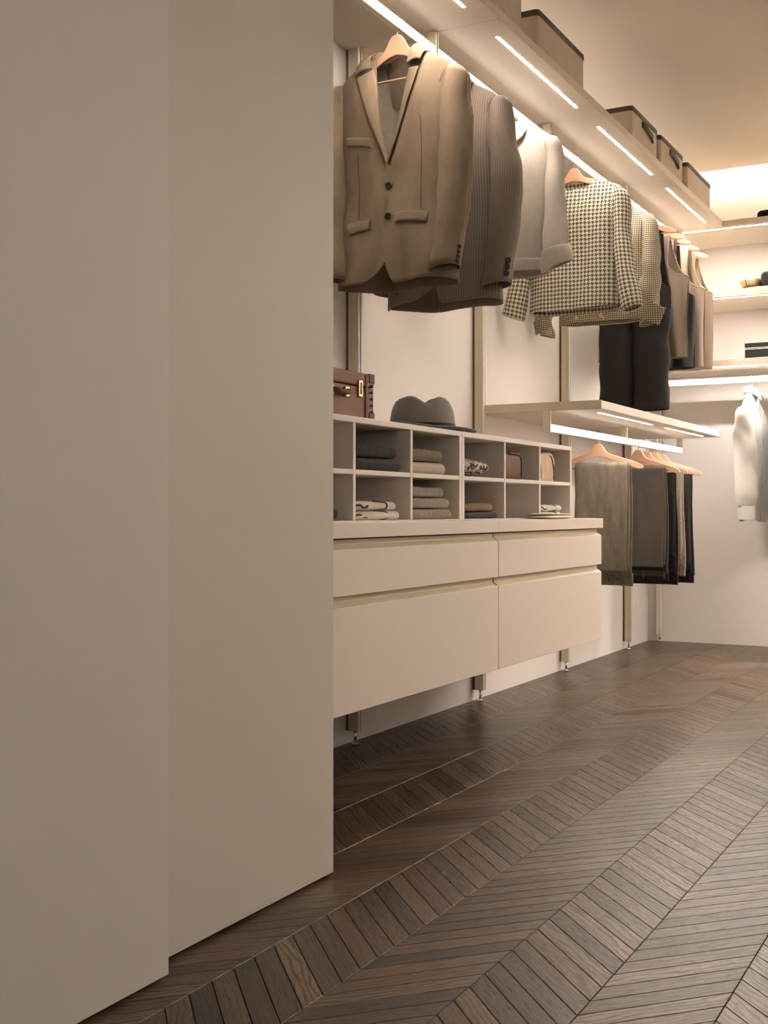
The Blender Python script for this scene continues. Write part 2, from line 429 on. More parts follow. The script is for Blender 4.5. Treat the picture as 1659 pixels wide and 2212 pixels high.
# right wall with an added window opening (out of the picture, lights the doors and floor)
WY0, WY1, WZ0, WZ1 = -0.85, 1.25, 0.85, 2.25
bm = bmesh.new()
for a in ((YR - 0.12, WY0, -0.02, 2.86), (WY1, YB, -0.02, 2.86), (WY0, WY1, -0.02, WZ0), (WY0, WY1, WZ1, 2.86)):
    bm_box(bm, XR, XR + 0.12, a[0], a[1], a[2], a[3])
struct(tag(link('wall_right', finish(bm, 'wall_right'), M['wall2']), 'taupe wall on the right'))
wn = thing('added_window_1', 'added window out of view in the right-hand wall', None, (XR + 0.05, 0.2, WZ0)); struct(wn)
for a in ((WY0, WY0 + 0.05, WZ0, WZ1), (WY1 - 0.05, WY1, WZ0, WZ1), (WY0 + 0.05, WY1 - 0.05, WZ0, WZ0 + 0.05), (WY0 + 0.05, WY1 - 0.05, WZ1 - 0.05, WZ1), (0.175, 0.225, WZ0 + 0.05, WZ1 - 0.05)):
    box('added_window_frame', XR + 0.03, XR + 0.08, a[0], a[1], a[2], a[3], M['frame'], wn)
struct(tag(box('wall_rear', 0.0, XR, YR - 0.12, YR, -0.02, 2.86, M['wall2'], None, 0), 'taupe wall behind the camera'))
# ceiling: upper slab plus the lowered slab that leaves a cove at the back wall
bm = bmesh.new()
bm_box(bm, -0.12, XR + 0.12, YR - 0.12, YB + 0.12, 2.86, 2.96)
bm_box(bm, 0.0, XR, YR, 6.70, ZC, ZC + 0.035)
ceil = struct(tag(link('ceiling', finish(bm, 'ceiling'), M['ceiling']), 'plain beige ceiling with a lit cove along the back wall'))
box('cove_strip', 0.20, XR - 0.05, 6.66, 6.69, ZC + 0.036, ZC + 0.05, M['cove'], ceil, 0)

# ------------------------------------------------------------------ chevron floor
floor = struct(tag(box('floor', 0.0, XR, YR, YB, -0.06, -0.006, M['sub'], None, 0), 'dark oak chevron parquet floor'))
SW = 0.1875; PY = 0.0595; DY = 0.2005; X0 = 0.604 - 4 * SW; GAP = 0.0015
ca, sa = SW / math.hypot(SW, DY), DY / math.hypot(SW, DY)

def plank_geo(sgn):
    """one plank: left boundary x=0, y from 0; sgn -1: runs down in y as x grows"""
    gx = 0.0007; gy = GAP
    def ring(ix, iy, z):
        return [(ix, sgn * DY * ix / SW + iy, z), (SW - ix, sgn * DY * (SW - ix) / SW + iy, z), (SW - ix, sgn * DY * (SW - ix) / SW + PY - iy, z), (ix, sgn * DY * ix / SW + PY - iy, z)]
    V = ring(gx, gy * 0.6, -0.006) + ring(gx, gy * 0.6, -0.0009) + ring(gx + 0.0007, gy * 0.6 + 0.0009, 0.0)
    F = []
    for k in (0, 1):
        for j in range(4): F.append((k * 4 + j, k * 4 + (j + 1) % 4, k * 4 + 4 + (j + 1) % 4, k * 4 + 4 + j))
    F.append((8, 9, 10, 11))
    uv = []
    for (x, y, z) in V:
        uv.append((x * ca + sgn * y * sa, -sgn * x * sa + y * ca))
    return V, F, uv
GEO = {s: plank_geo(s) for s in (-1, 1)}
PM = {}
for s in (-1, 1):
    V, F, uv = GEO[s]; me = bpy.data.meshes.new('plank'); me.from_pydata(V, [], F); uv_set(me, uv); me.materials.append(M['oak']); PM[s] = me

fpx = 2558.0; Fw = (-math.sin(YAW), math.cos(YAW)); Rt = (math.cos(YAW), math.sin(YAW))
def seen_size(x, y):
    dx, dy = x - CAM[0], y - CAM[1]; d = dx * Fw[0] + dy * Fw[1]
    if d < 0.3: return 0
    u = 829.5 + fpx * (dx * Rt[0] + dy * Rt[1]) / d; v = 1103 + fpx * CAM[2] / d
    if not (-30 < u < 1690 and v < 2260): return 0
    if x < 0.70 and u < 722: return 0
    if x < 0.66 and y < 2.12 + 0.0 and u < 722: return 0
    return 1.0 / d**3
cells = []
ns = int((XR - X0) / SW) + 1
for i in range(ns):
    xl = X0 + i * SW; sgn = -1 if (i % 2) else 1      # strip starting at x=0.7915 (i=5) runs down
    base = 0.0015 if sgn == -1 else 0.0015 - DY
    if xl < -0.19 or xl + SW > XR + 0.02: continue
    for k in range(-32, 122):
        yl = base + k * PY; ym = yl + sgn * DY / 2
        if ym < 0.2 or ym > YB + 0.12: continue
        cells.append((seen_size(xl + SW / 2, ym), xl, yl, sgn))
cells.sort(key=lambda c: -c[0])
rng = random.Random(4)
for (sz, xl, yl, sgn) in cells[:298]:
    o = bpy.data.objects.new('plank', PM[sgn]); COL.objects.link(o); o.parent = floor; o.location = (xl, yl, 0)
VV = []; FF = []; UU = []; TT = []
for (sz, xl, yl, sgn) in cells[298:]:
    V, F, uv = GEO[sgn]; b = len(VV); t = rng.random()
    VV += [(x + xl, y + yl, z) for x, y, z in V]; FF += [tuple(b + j for j in f) for f in F]
    UU += uv; TT += [t] * len(V)
me = bpy.data.meshes.new('plank_field'); me.from_pydata(VV, [], FF); uv_set(me, UU); me.materials.append(M['oak'])
at = me.attributes.new('tone', 'FLOAT', 'POINT'); at.data.foreach_set('value', TT)
o = bpy.data.objects.new('plank_field', me); COL.objects.link(o); o.parent = floor; o['kind'] = 'stuff'

# ------------------------------------------------------------------ sliding doors on the left
struct(tag(box('door_1', 0.689, 0.724, -1.0, 1.524, 0.006, ZC - 0.004, M['door'], None, 0.0015), 'nearest tall plain taupe sliding door panel at the left edge'))
struct(tag(box('door_2', 0.643, 0.678, 0.2, 2.120, 0.006, ZC - 0.004, M['door_shaded'], None, 0.0015), 'second tall plain taupe sliding door panel beside the open wardrobe'))

# ================================================================== WARDROBE FRAME
ZS0, ZS1 = 2.258, 2.290                # top shelf
POSTS = [3.335, 4.335, 5.335, 6.335]
def make_post(name, label, loc, rotz, ztop):
    t = thing(name, label, 'upright post', loc, rotz, 'wardrobe uprights')
    # local frame: wall at x=0, profile sticks out along +x, side face towards -y
    box('profile', 0.011, 0.046, -0.012, 0.012, 0.045, ztop, M['post'], t, 0.001, absolute=False)
    box('front_lip', 0.046, 0.051, -0.014, -0.005, 0.045, ztop, M['whitep'], t, 0.0008, absolute=False)
    box('front_lip', 0.046, 0.051, 0.005, 0.014, 0.045, ztop, M['whitep'], t, 0.0008, absolute=False)
    box('gap_shade_strip', 0.0005, 0.011, -0.008, 0.008, 0.045, ztop, M['gap_shade'], t, 0, absolute=False)  # shade of the gap between post and wall, painted as a brown strip
    tube('levelling_foot', [(0.030, 0, 0.010), (0.030, 0, 0.045)], 0.005, M['chrome'], t)
    lathe('foot_pad', [(0.001, 0.0005), (0.013, 0.0005), (0.013, 0.005), (0.006, 0.010), (0.001, 0.0105)], M['chrome'], t, 16, (0.030, 0, 0))
    return t
make_post('upright_post', 'champagne upright post behind the left drawers, nearest the door', (0, POSTS[0], 0), 0, ZS0)
make_post('upright_post', 'champagne upright post between hat and trouser shelf', (0, POSTS[1], 0), 0, ZS0)
make_post('upright_post', 'champagne upright post right behind the right end of the drawers', (0, POSTS[2], 0), 0, ZS0)
make_post('upright_post', 'champagne upright post behind the hanging trousers', (0, POSTS[3], 0), 0, ZS0)
make_post('upright_post', 'champagne upright post standing in the far corner', (0.072, YB, 0), -PI / 2, ZS0)

def led(parent, x0, x1, y0, y1, z, mat):
    box('led_strip', x0, x1, y0, y1, z - 0.0004, z + 0.0005, mat, parent, 0)

XF = 0.535
secs = [(2.335, 3.335), (3.335, 4.335), (4.335, 5.335), (5.335, 6.345)]
slab = ['nearest the doors, above the brown blazer', 'under the largest visible storage box', 'under the box with the first handle', 'under the last storage box by the corner']
for i, (a, b) in enumerate(secs):
    t = thing('top_shelf', 'beige top shelf section with light strip, ' + slab[i], 'shelf', (0.27, (a + b) / 2, ZS0), 0, 'top shelf sections')
    box('board', 0.002, XF, a + 0.0008, b - 0.0008, ZS0, ZS1, M['shelf'], t, 0.0012)
    box('added_uplight_strip', 0.05, 0.21, a + 0.03, b - 0.03, ZS1 - 0.0003, ZS1 + 0.0006, M['added_uplight'], t, 0)  # hidden lamp added only to brighten the ceiling
    led(t, 0.4715, 0.4805, a + 0.125, b - 0.125 if i < 3 else 6.205, ZS0, M['led_top'])

# hanging rails under the top shelf
ZR0, ZR1 = 2.180, 2.210
rlab = ['above the brown blazer', 'behind the pinstripe and wool jackets', 'above the houndstooth jacket', 'above the sleeveless tops']
def make_rail(label, a, b, z0, z1, ztop, group, end_brackets=True):
    t = thing('hanging_rail', label, 'rail', (0.314, (a + b) / 2, z0), 0, group)
    box('bar', 0.303, 0.3245, a, b, z0, z1, M['whitep'], t, 0.0015)
    box('light_diffuser', 0.3246, 0.3265, a + 0.002, b - 0.002, z0 + 0.001, z1 - 0.001, M['rail'], t, 0)
    for y in (a, b):
        s = 1 if y == a else -1
        box('bracket', 0.296, 0.327, min(y, y - s * 0.006), max(y, y - s * 0.006), z0 - 0.001, ztop, M['post'], t, 0.0008)
    return t
for i, (a, b) in enumerate(secs):
    make_rail('flat lit clothes rail ' + rlab[i], a + 0.010, (b if i < 3 else 6.335) - 0.010, ZR0, ZR1, ZS0, 'lit top rails')

# ------------------------------------------------------------------ trouser shelf
ZM0, ZM1 = 1.147, 1.179
for i, (a, b, l) in enumerate(((4.343, 5.360, 'left part of the middle shelf above the grey corduroy trousers'), (5.3616, 6.330, 'right tapering part of the middle shelf towards the corner'))):
    t = thing('middle_shelf', 'beige lit ' + l, 'shelf', (0.27, (a + b) / 2, ZM0), 0, 'trouser shelf sections')
    box('board', 0.014, 0.530, a, b, ZM0, ZM1, M['shelf'], t, 0.0012)
    la, lb = ((4.516, 5.264), (5.501, 6.213))[i]
    led(t, 0.4565, 0.4655, la, lb, ZM0, M['led_mid'])
    if i == 0:
        sp = box('side_plate', 0.052, 0.531, a - 0.009, a - 0.0005, ZM0 - 0.001, ZM1 + 0.001, M['gold'], t, 0.0008)
        for x in (0.105, 0.425):
            lathe('screw', [(0.0005, -0.0018), (0.0035, -0.0018), (0.0045, 0.0)], M['brass'], sp, 14, (x, a - 0.009, ZM0 + 0.017), True, 'y')
make_rail('flat lit trouser rail under the left part of the middle shelf', 4.340, 5.330, 1.066, 1.096, ZM0, 'lit trouser rails')
make_rail('flat lit trouser rail under the right part of the middle shelf', 5.342, 6.330, 1.066, 1.096, ZM0, 'lit trouser rails')

# ------------------------------------------------------------------ drawer units and worktops
def drawer_unit(y0, y1, label):
    t = thing('drawer_unit', label, 'drawers', (0.27, (y0 + y1) / 2, 0.277), 0, 'suspended drawer units')
    box('carcass', 0.06, 0.503, y0 + 0.004, y1 - 0.004, 0.280, 0.690, M['lac'], t, 0.001)
    for (z0, z1, zg) in ((0.558, 0.668, 0.6905), (0.277, 0.531, 0.5555)):
        d = box('drawer_front', 0.5035, XF, y0 + 0.0015, y1 - 0.0015, z0, z1, M['lac'], t, 0.0012)
        pr = [(0.5345, z1 - 0.002), (0.526, z1 + 0.004), (0.5165, z1 + 0.0095), (0.5165, zg)]
        P = np.array([[(x, y, z) for y in (y0 + 0.004, y1 - 0.004)] for x, z in pr])
        g = surf('grip_profile', P, M['gold'], d, None, 0.001, True); g.data.polygons.foreach_set('use_smooth', [False] * len(g.data.polygons))
        box('shadow_gap', 0.504, 0.5115, y0 + 0.004, y1 - 0.004, zg - 0.001, zg + 0.003, M['dark'], d, 0)
    return t
drawer_unit(2.335, 3.332, 'cream two-drawer unit nearest the doors')
drawer_unit(3.333, 4.325, 'cream two-drawer unit at the far end, below the empty cubby')
for (a, b, l) in ((2.330, 3.3315, 'cream worktop slab over the near drawer unit'), (3.3325, 4.334, 'cream worktop slab over the far drawer unit with a flat tray on it')):
    tag(box('worktop', 0.054, 0.538, a, b, 0.6945, 0.731, M['lac'], None, 0.0015, 2), l, 'worktop', 'worktop slabs')

# ------------------------------------------------------------------ cubby units
XC = 0.414
def cubby(y0, y1, divs, label):
    t = thing('cubby_unit', label, 'cubby shelf', (0.23, (y0 + y1) / 2, 0.7312), 0, 'open cubby units')
    T = 0.018
    box('top_panel', 0.056, XC, y0, y1, 0.989, 1.005, M['cub'], t)
    box('bottom_panel', 0.056, XC - 0.004, y0 + T, y1 - T, 0.7313, 0.734, M['cub'], t, 0)
    box('side_panel', 0.056, XC, y0, y0 + T, 0.7313, 0.9888, M['cub'], t)
    box('side_panel', 0.056, XC, y1 - T, y1, 0.7313, 0.9888, M['cub'], t)
    box('back_panel', 0.056, 0.064, y0 + T, y1 - T, 0.734, 0.9888, M['cub'], t, 0)
    cols = [y0 + T] + [c for d in divs for c in (d - 0.007, d + 0.007)] + [y1 - T]
    for d in divs: box('divider', 0.0645, XC - 0.001, d - 0.007, d + 0.007, 0.734, 0.9888, M['cub'], t)
    for k in range(0, len(cols), 2):
        box('middle_shelf_board', 0.0645, XC - 0.001, cols[k] + 0.0003, cols[k + 1] - 0.0003, 0.8545, 0.8675, M['cub'], t)
    return t
cubby(2.336, 3.330, (2.667, 2.992), 'pale open cubby unit under the suitcase and hat')
cubby(3.3315, 4.333, (3.676, 3.999), 'pale open cubby unit at the far end with one empty compartment')

# ================================================================== BACK WALL SHELVES
def back_shelf(name, z0, z1, x0, label, mat='led_back'):
    t = thing(name, label, 'shelf', ((x0 + 3.3) / 2, 6.59, z0), 0, 'back wall shelves')
    box('board', x0, 3.385, 6.347, YB - 0.002, z0, z1, M['shelf'], t, 0.0012)
    led(t, x0 + 0.22, 3.25, 6.385, 6.397, z0, M[mat])
    return t
back_shelf('back_shelf', ZS0, ZS1, 0.002, 'topmost lit shelf on the back wall')
back_shelf('back_shelf', 1.888, 1.920, 0.095, 'lit back wall shelf carrying the rolled straw-coloured textiles')
back_shelf('back_shelf', 1.525, 1.558, 0.095, 'lit back wall shelf carrying the black box', 'led_low')
# added out of view to brighten drawers and back wall: a long lit shelf
for (z0, l) in ((ZS0, 'long'),):
    t = thing('added_right_shelf', l + ' added lit shelf out of view on the right-hand wall', 'shelf', (3.13, 4.75, z0), 0, 'added right wall shelves')
    box('board', XR - 0.53, XR - 0.002, 3.20, 6.30, z0, z0 + 0.032, M['shelf'], t, 0.0012)
    led(t, XR - 0.48, XR - 0.468, 3.35, 6.15, z0, M['fill_right'])
t = thing('hanging_rail', 'flat lit clothes rail on the back wall holding white shirts', 'rail', (0.8, 6.515, 1.448), 0)
box('bar', 0.14, 3.2, 6.5155, 6.537, 1.448, 1.480, M['whitep'], t, 0.0015)
box('light_diffuser', 0.142, 3.198, 6.5135, 6.5154, 1.449, 1.479, M['rail'], t, 0)
for x in (0.14, 1.1, 2.1): box('bracket', x, x + 0.006, 6.5375, 6.56, 1.446, 1.524, M['post'], t)

# ================================================================== HANGERS
def hanger_mesh(coat=False):
    # outline in (x,z), peak at z=0; flat piece 12 mm thick
    top = path([(0.0, 0.0), (0.013, -0.003), (0.023, -0.014), (0.032, -0.030), (0.046, -0.042), (0.075, -0.052), (0.13, -0.070), (0.185, -0.090), (0.199, -0.097)], 26)
    bot = path([(0.199, -0.110), (0.185, -0.112), (0.12, -0.092), (0.06, -0.071), (0.025, -0.060), (0.0, -0.056)], 20)
    right = [tuple(p) for p in top] + [tuple(p) for p in bot]
    left = [(-x, z) for x, z in right[::-1] if abs(x) > 1e-6]
    # strips between top and bottom so that the shape fills cleanly
    n = 40; xs = np.linspace(-0.2, 0.2, 2 * n + 1)
    tf = cub([(p[0], p[1]) for p in [(0.0, 0.0), (0.013, -0.003), (0.023, -0.014), (0.032, -0.030), (0.046, -0.042), (0.075, -0.052), (0.13, -0.070), (0.185, -0.090), (0.2, -0.100)]])
    bf = cub([(0.0, -0.056), (0.025, -0.060), (0.06, -0.071), (0.12, -0.092), (0.185, -0.112), (0.2, -0.110)])
    if coat:
        xs = np.linspace(-0.168, 0.168, 2 * n + 1)
        tf = cub([(0.0, 0.0), (0.013, -0.003), (0.023, -0.014), (0.032, -0.032), (0.046, -0.050), (0.075, -0.068), (0.12, -0.096), (0.155, -0.118), (0.168, -0.128)])
        bf = cub([(0.0, -0.060), (0.025, -0.066), (0.06, -0.084), (0.12, -0.118), (0.155, -0.138), (0.168, -0.140)])
    V = []; F = []
    for x in xs:
        a, b = float(tf(abs(x))), float(bf(abs(x))); c = 0.0015; yo = -0.006 + 0.0 * x
        V += [(x, yo, a - c), (x, yo + 0.0015, a), (x, yo + 0.0105, a), (x, yo + 0.012, a - c), (x, yo + 0.012, b + c), (x, yo + 0.0105, b), (x, yo + 0.0015, b), (x, yo, b + c)]
    for i in range(len(xs) - 1):
        for j in range(8): F.append((i * 8 + j, i * 8 + (j + 1) % 8, i * 8 + 8 + (j + 1) % 8, i * 8 + 8 + j))
    F.append(tuple(range(8))); F.append(tuple(len(V) - 8 + j for j in range(8))[::-1])
    me = bpy.data.meshes.new('hanger_body'); me.from_pydata(V, [], F)
    bm = bmesh.new(); bm.from_mesh(me); bmesh.ops.recalc_face_normals(bm, faces=bm.faces); bm.to_mesh(me); bm.free()
    return me
def make_hanger(label, loc, rotz, group, coat=False):
    t = thing('wooden_hanger', label, 'hanger', loc, rotz, group)
    link('hanger_body', hanger_mesh(coat), M['wood'], t, False)
    hk = path([(0, 0, -0.002), (0, 0, 0.008), (0.006, 0, 0.014), (0.0165, 0, 0.024), (0.0185, 0, 0.040), (0.012, 0, 0.056), (-0.002, 0, 0.060), (-0.014, 0, 0.054), (-0.0165, 0, 0.046)], 36)
    tube('hook', hk, 0.0017, M['chrome'], t, 8)
    w_ = 0.150 if coat else 0.186; zb_ = -0.132 if coat else -0.107
    tube('trouser_bar', [(-w_, 0, zb_), (w_, 0, zb_)], 0.0035, M['wood'], t, 8)
    return t
hc = make_hanger('wooden hanger inside the brown suede blazer', (0.314, 3.09, 2.164), 0, 'wooden hangers on the top rail', True)
h0 = make_hanger('wooden hanger clearly seen above the houndstooth jacket', (0.314, 4.64, 2.164), 0, 'wooden hangers on the top rail')
def hanger(label, loc, rotz, group, coat=False):
    c = copy_tree(hc if coat else h0); c.location = loc; c.rotation_euler = (0, 0, rotz); c['label'] = label; c['group'] = group
    return c
GT = 'wooden hangers on the top rail'; GM = 'wooden hangers with trousers'
hanger('wooden hanger inside the pinstripe blazer', (0.314, 3.41, 2.164), 0.02, GT, True)
hanger('wooden hanger showing behind the pale round collar of the wool jacket', (0.314, 3.88, 2.164), -0.02, GT, True)
hanger('wooden hanger inside the small-check cropped jacket', (0.314, 5.00, 2.164), 0.03, GT, True)
hanger('nearest of five hangers with sleeveless tops, holding the dark dungarees', (0.314, 5.485, 2.164), 0.0, GT)
hanger('second of five hangers with sleeveless tops, holding the taupe satin top', (0.314, 5.625, 2.164), 0.02, GT)
hanger('middle one of five hangers with sleeveless tops, holding the black slip top', (0.314, 5.77, 2.164), -0.02, GT)
hanger('fourth of five hangers with sleeveless tops, holding the rosy beige satin top', (0.314, 5.93, 2.164), 0.0, GT)
hanger('farthest of five hangers with sleeveless tops, holding the tan satin top', (0.314, 6.11, 2.164), 0.02, GT)
TRZ = 1.050
hanger('wooden hanger holding the grey corduroy trousers, alone on the left', (0.314, 4.95, TRZ), 0.0, GM)
hanger('nearest of four close hangers, holding the dark grey trousers', (0.314, 5.55, TRZ), 0.0, GM)
hanger('second of four close hangers, holding the black trousers', (0.314, 5.69, TRZ), 0.02, GM)
hanger('third of four close hangers, holding the fleck tweed trousers', (0.314, 5.83, TRZ), -0.01, GM)
hanger('farthest of four close hangers, holding the midnight trousers', (0.314, 5.97, TRZ), 0.0, GM)

# ================================================================== JACKETS
def button(parent, x, y, z, r, mat, name='button', axis='y'):
    lathe(name, [(0.0004, -0.0035), (r * 0.55, -0.003), (r * 0.7, -0.0042), (r, -0.0035), (r, -0.001), (0.0004, 0.0)], mat, parent, 18, (x, y, z), False, axis)

def side_button(parent, p, ang, r, mat, name='cuff_button'):
    o = lathe(name, [(0.0004, 0.0), (r, 0.001), (r, 0.0035), (r * 0.7, 0.0045), (r * 0.55, 0.003), (0.0004, 0.0035)], mat, parent, 18, (0, 0, 0), False, 'x')
    o.location = p; o.rotation_euler = (0, 0, -ang)
    return o

class Torso:
    """garment body in its local frame: x across, -y front, z up (root at the hem)"""
    def __init__(s, root, z0, hw, depth, seed, amp=0.004, exp=2.6):
        s.root, s.z0 = root, z0; s.hw = cub(hw); s.D = cub(depth); s.exp = exp
        s.wr = Wr(seed, amp); s.wr2 = Wr(seed + 50, amp * 0.5, (30, 70), (8, 30))
        s.zt = max(p[0] for p in hw); s.zb = min(p[0] for p in hw)
    def depth(s, x, z):
        q = np.clip(np.abs(x) / s.hw(z), 0, 1); return s.D(z) * (1 - q**s.exp)**0.5
    def fold(s, x, z):
        q = np.clip(np.abs(x) / s.hw(z), 0, 1); return (s.wr(x, z) + s.wr2(x, z)) * (1 - q**6)
    def rows(s, n, zb=None, zt=None):
        zb = s.zb if zb is None else zb; zt = s.zt if zt is None else zt
        return zb + (zt - zb) * np.linspace(0, 1, n)**0.92
    def front(s, name, mat, xin, xout, zb=None, zt=None, off=0.0, nz=90, nx=34, thick=0.003, hem=None, back=False, cuv=0.0):
        """panel between two x(z) curves"""
        z = s.rows(nz, zb, zt); a = np.array([xin(v) for v in z]); b = np.array([xout(v) for v in z])
        t = 0.5 - 0.5 * np.cos(np.linspace(0, PI, nx)) if nx > 4 else np.linspace(0, 1, nx)
        X = a[:, None] + (b - a)[:, None] * t[None]; Z = np.repeat(z[:, None], nx, 1)
        d = s.depth(X, Z) + off + s.fold(X, Z)
        Y = d if back else -d
        Zs = Z.copy()
        if hem is not None:
            k = np.clip(1 - (Z - z[0]) / 0.10, 0, 1)**2; Zs = Z + hem(X) * k
        P = np.stack([X, Y, Zs - s.z0], -1)
        return surf(name, P, mat, s.root, np.stack([X * 1.06 + cuv, Zs], -1), thick, flip=back)
    def on(s, x, z, off=0.004):
        return (x, -(float(s.depth(x, z)) + off + float(s.fold(x, z))), z - s.z0)
    def patch(s, name, mat, corners, off=0.005, n=14, m=6, thick=0.0025, bulge=0.003, parent=None):
        """small flap lying on the front; corners TL, TR, BR, BL in (x,z)"""
        c = np.array(corners, float); u = np.linspace(0, 1, n)[None, :, None]; v = np.linspace(0, 1, m)[:, None, None]
        Q = (1 - v) * ((1 - u) * c[0] + u * c[1]) + v * ((1 - u) * c[3] + u * c[2])
        X, Z = Q[..., 0], Q[..., 1]
        Z = Z + 0.004 * np.sin(PI * u[..., 0])
        d = s.depth(X, Z) + s.fold(X, Z) + off + bulge * np.sin(PI * v[..., 0] * 0.7)
        return surf(name, np.stack([X, -d, Z - s.z0], -1), mat, parent or s.root, np.stack([X, Z], -1), thick, flip=True)
    def strip(s, name, mat, inner, outer, n=40, m=9, off=0.004, lift=0.008, thick=0.0025):
        """lapel-like strip between two polylines in (x,z)"""
        a = path(inner, n); b = path(outer, n); v = np.linspace(0, 1, m)[None, :, None]
        Q = a[:, None] * (1 - v) + b[:, None] * v; X, Z = Q[..., 0], Q[..., 1]
        d = s.depth(X, Z) + s.fold(X, Z) * 0.5 + off + lift * np.sin(v[..., 0] * PI * 0.62)
        fl = b[:, 0].mean() > a[:, 0].mean()
        return surf(name, np.stack([X, -d, Z - s.z0], -1), mat, s.root, np.stack([X, Z], -1), thick, flip=fl)

def sleeve(root, z0, rings, mat, seed, name='sleeve', amp=0.0022, thick=0.003, tilt=0.0, n=36, m=60, tilty=0.0):
    """rings: (z, cx, cy, rx, ry) from the shoulder to the cuff"""
    rings = sorted(rings); z = np.array([r[0] for r in rings])
    f = [cub([(r[0], r[k]) for r in rings]) for k in range(1, 5)]
    zz = z[0] + (z[-1] - z[0]) * np.sin(np.linspace(0, PI / 2, m))**0.9
    a = np.linspace(0, 2 * PI, n + 1); A, Z = np.meshgrid(a, zz)
    w_ = Wr(seed, amp, (0, 0.0001), (10, 45), 5); w2 = Wr(seed + 9, amp * 0.6, (1.5, 3.4), (25, 70), 5)
    k = w_(A, Z) * (0.6 + 0.4 * np.cos(A + seed)) + w2(np.sin(A), Z) * 0.8
    rx, ry = f[2](Z) + k, f[3](Z) + k
    X = f[0](Z) + rx * np.cos(A); Y = f[1](Z) + ry * np.sin(A)
    fall = np.clip(1 - (Z - z[0]) / 0.16, 0, 1)
    Zt = Z + (tilt * (X - f[0](Z)) + tilty * (Y - f[1](Z))) * fall
    r0 = float(f[2](z[0] + 0.2)) * 1.15
    return surf(name, np.stack([X, Y, Zt - z0], -1), mat, root, np.stack([A * r0, Z], -1), thick)

def mir(rings): return [(z, -cx, cy, rx, ry) for z, cx, cy, rx, ry in rings]

def collar_band(root, z0, inner, outer, mat, n=60, m=9, bulge=0.006, thick=0.003, name='collar'):
    a = path(inner, n); b = path(outer, n); v = np.linspace(0, 1, m)[None, :, None]
    Q = a[:, None] * (1 - v) + b[:, None] * v
    dirv = b - a; out = np.stack([a[:, 0] * 1.0, a[:, 1] - 0.01, 0 * a[:, 0]], 1); out /= np.linalg.norm(out, axis=1)[:, None] + 1e-6
    Q = Q + out[:, None] * (np.sin(v * PI) * bulge) + np.array([0, 0, 1.0]) * (np.sin(v * PI) * bulge * 0.7)
    uvs = np.stack([np.repeat(np.linspace(0, 0.4, n)[:, None], m, 1), np.repeat(np.linspace(0, 0.06, m)[None], n, 0)], -1)
    return surf(name, Q - np.array([0, 0, z0]), mat, root, uvs, thick)

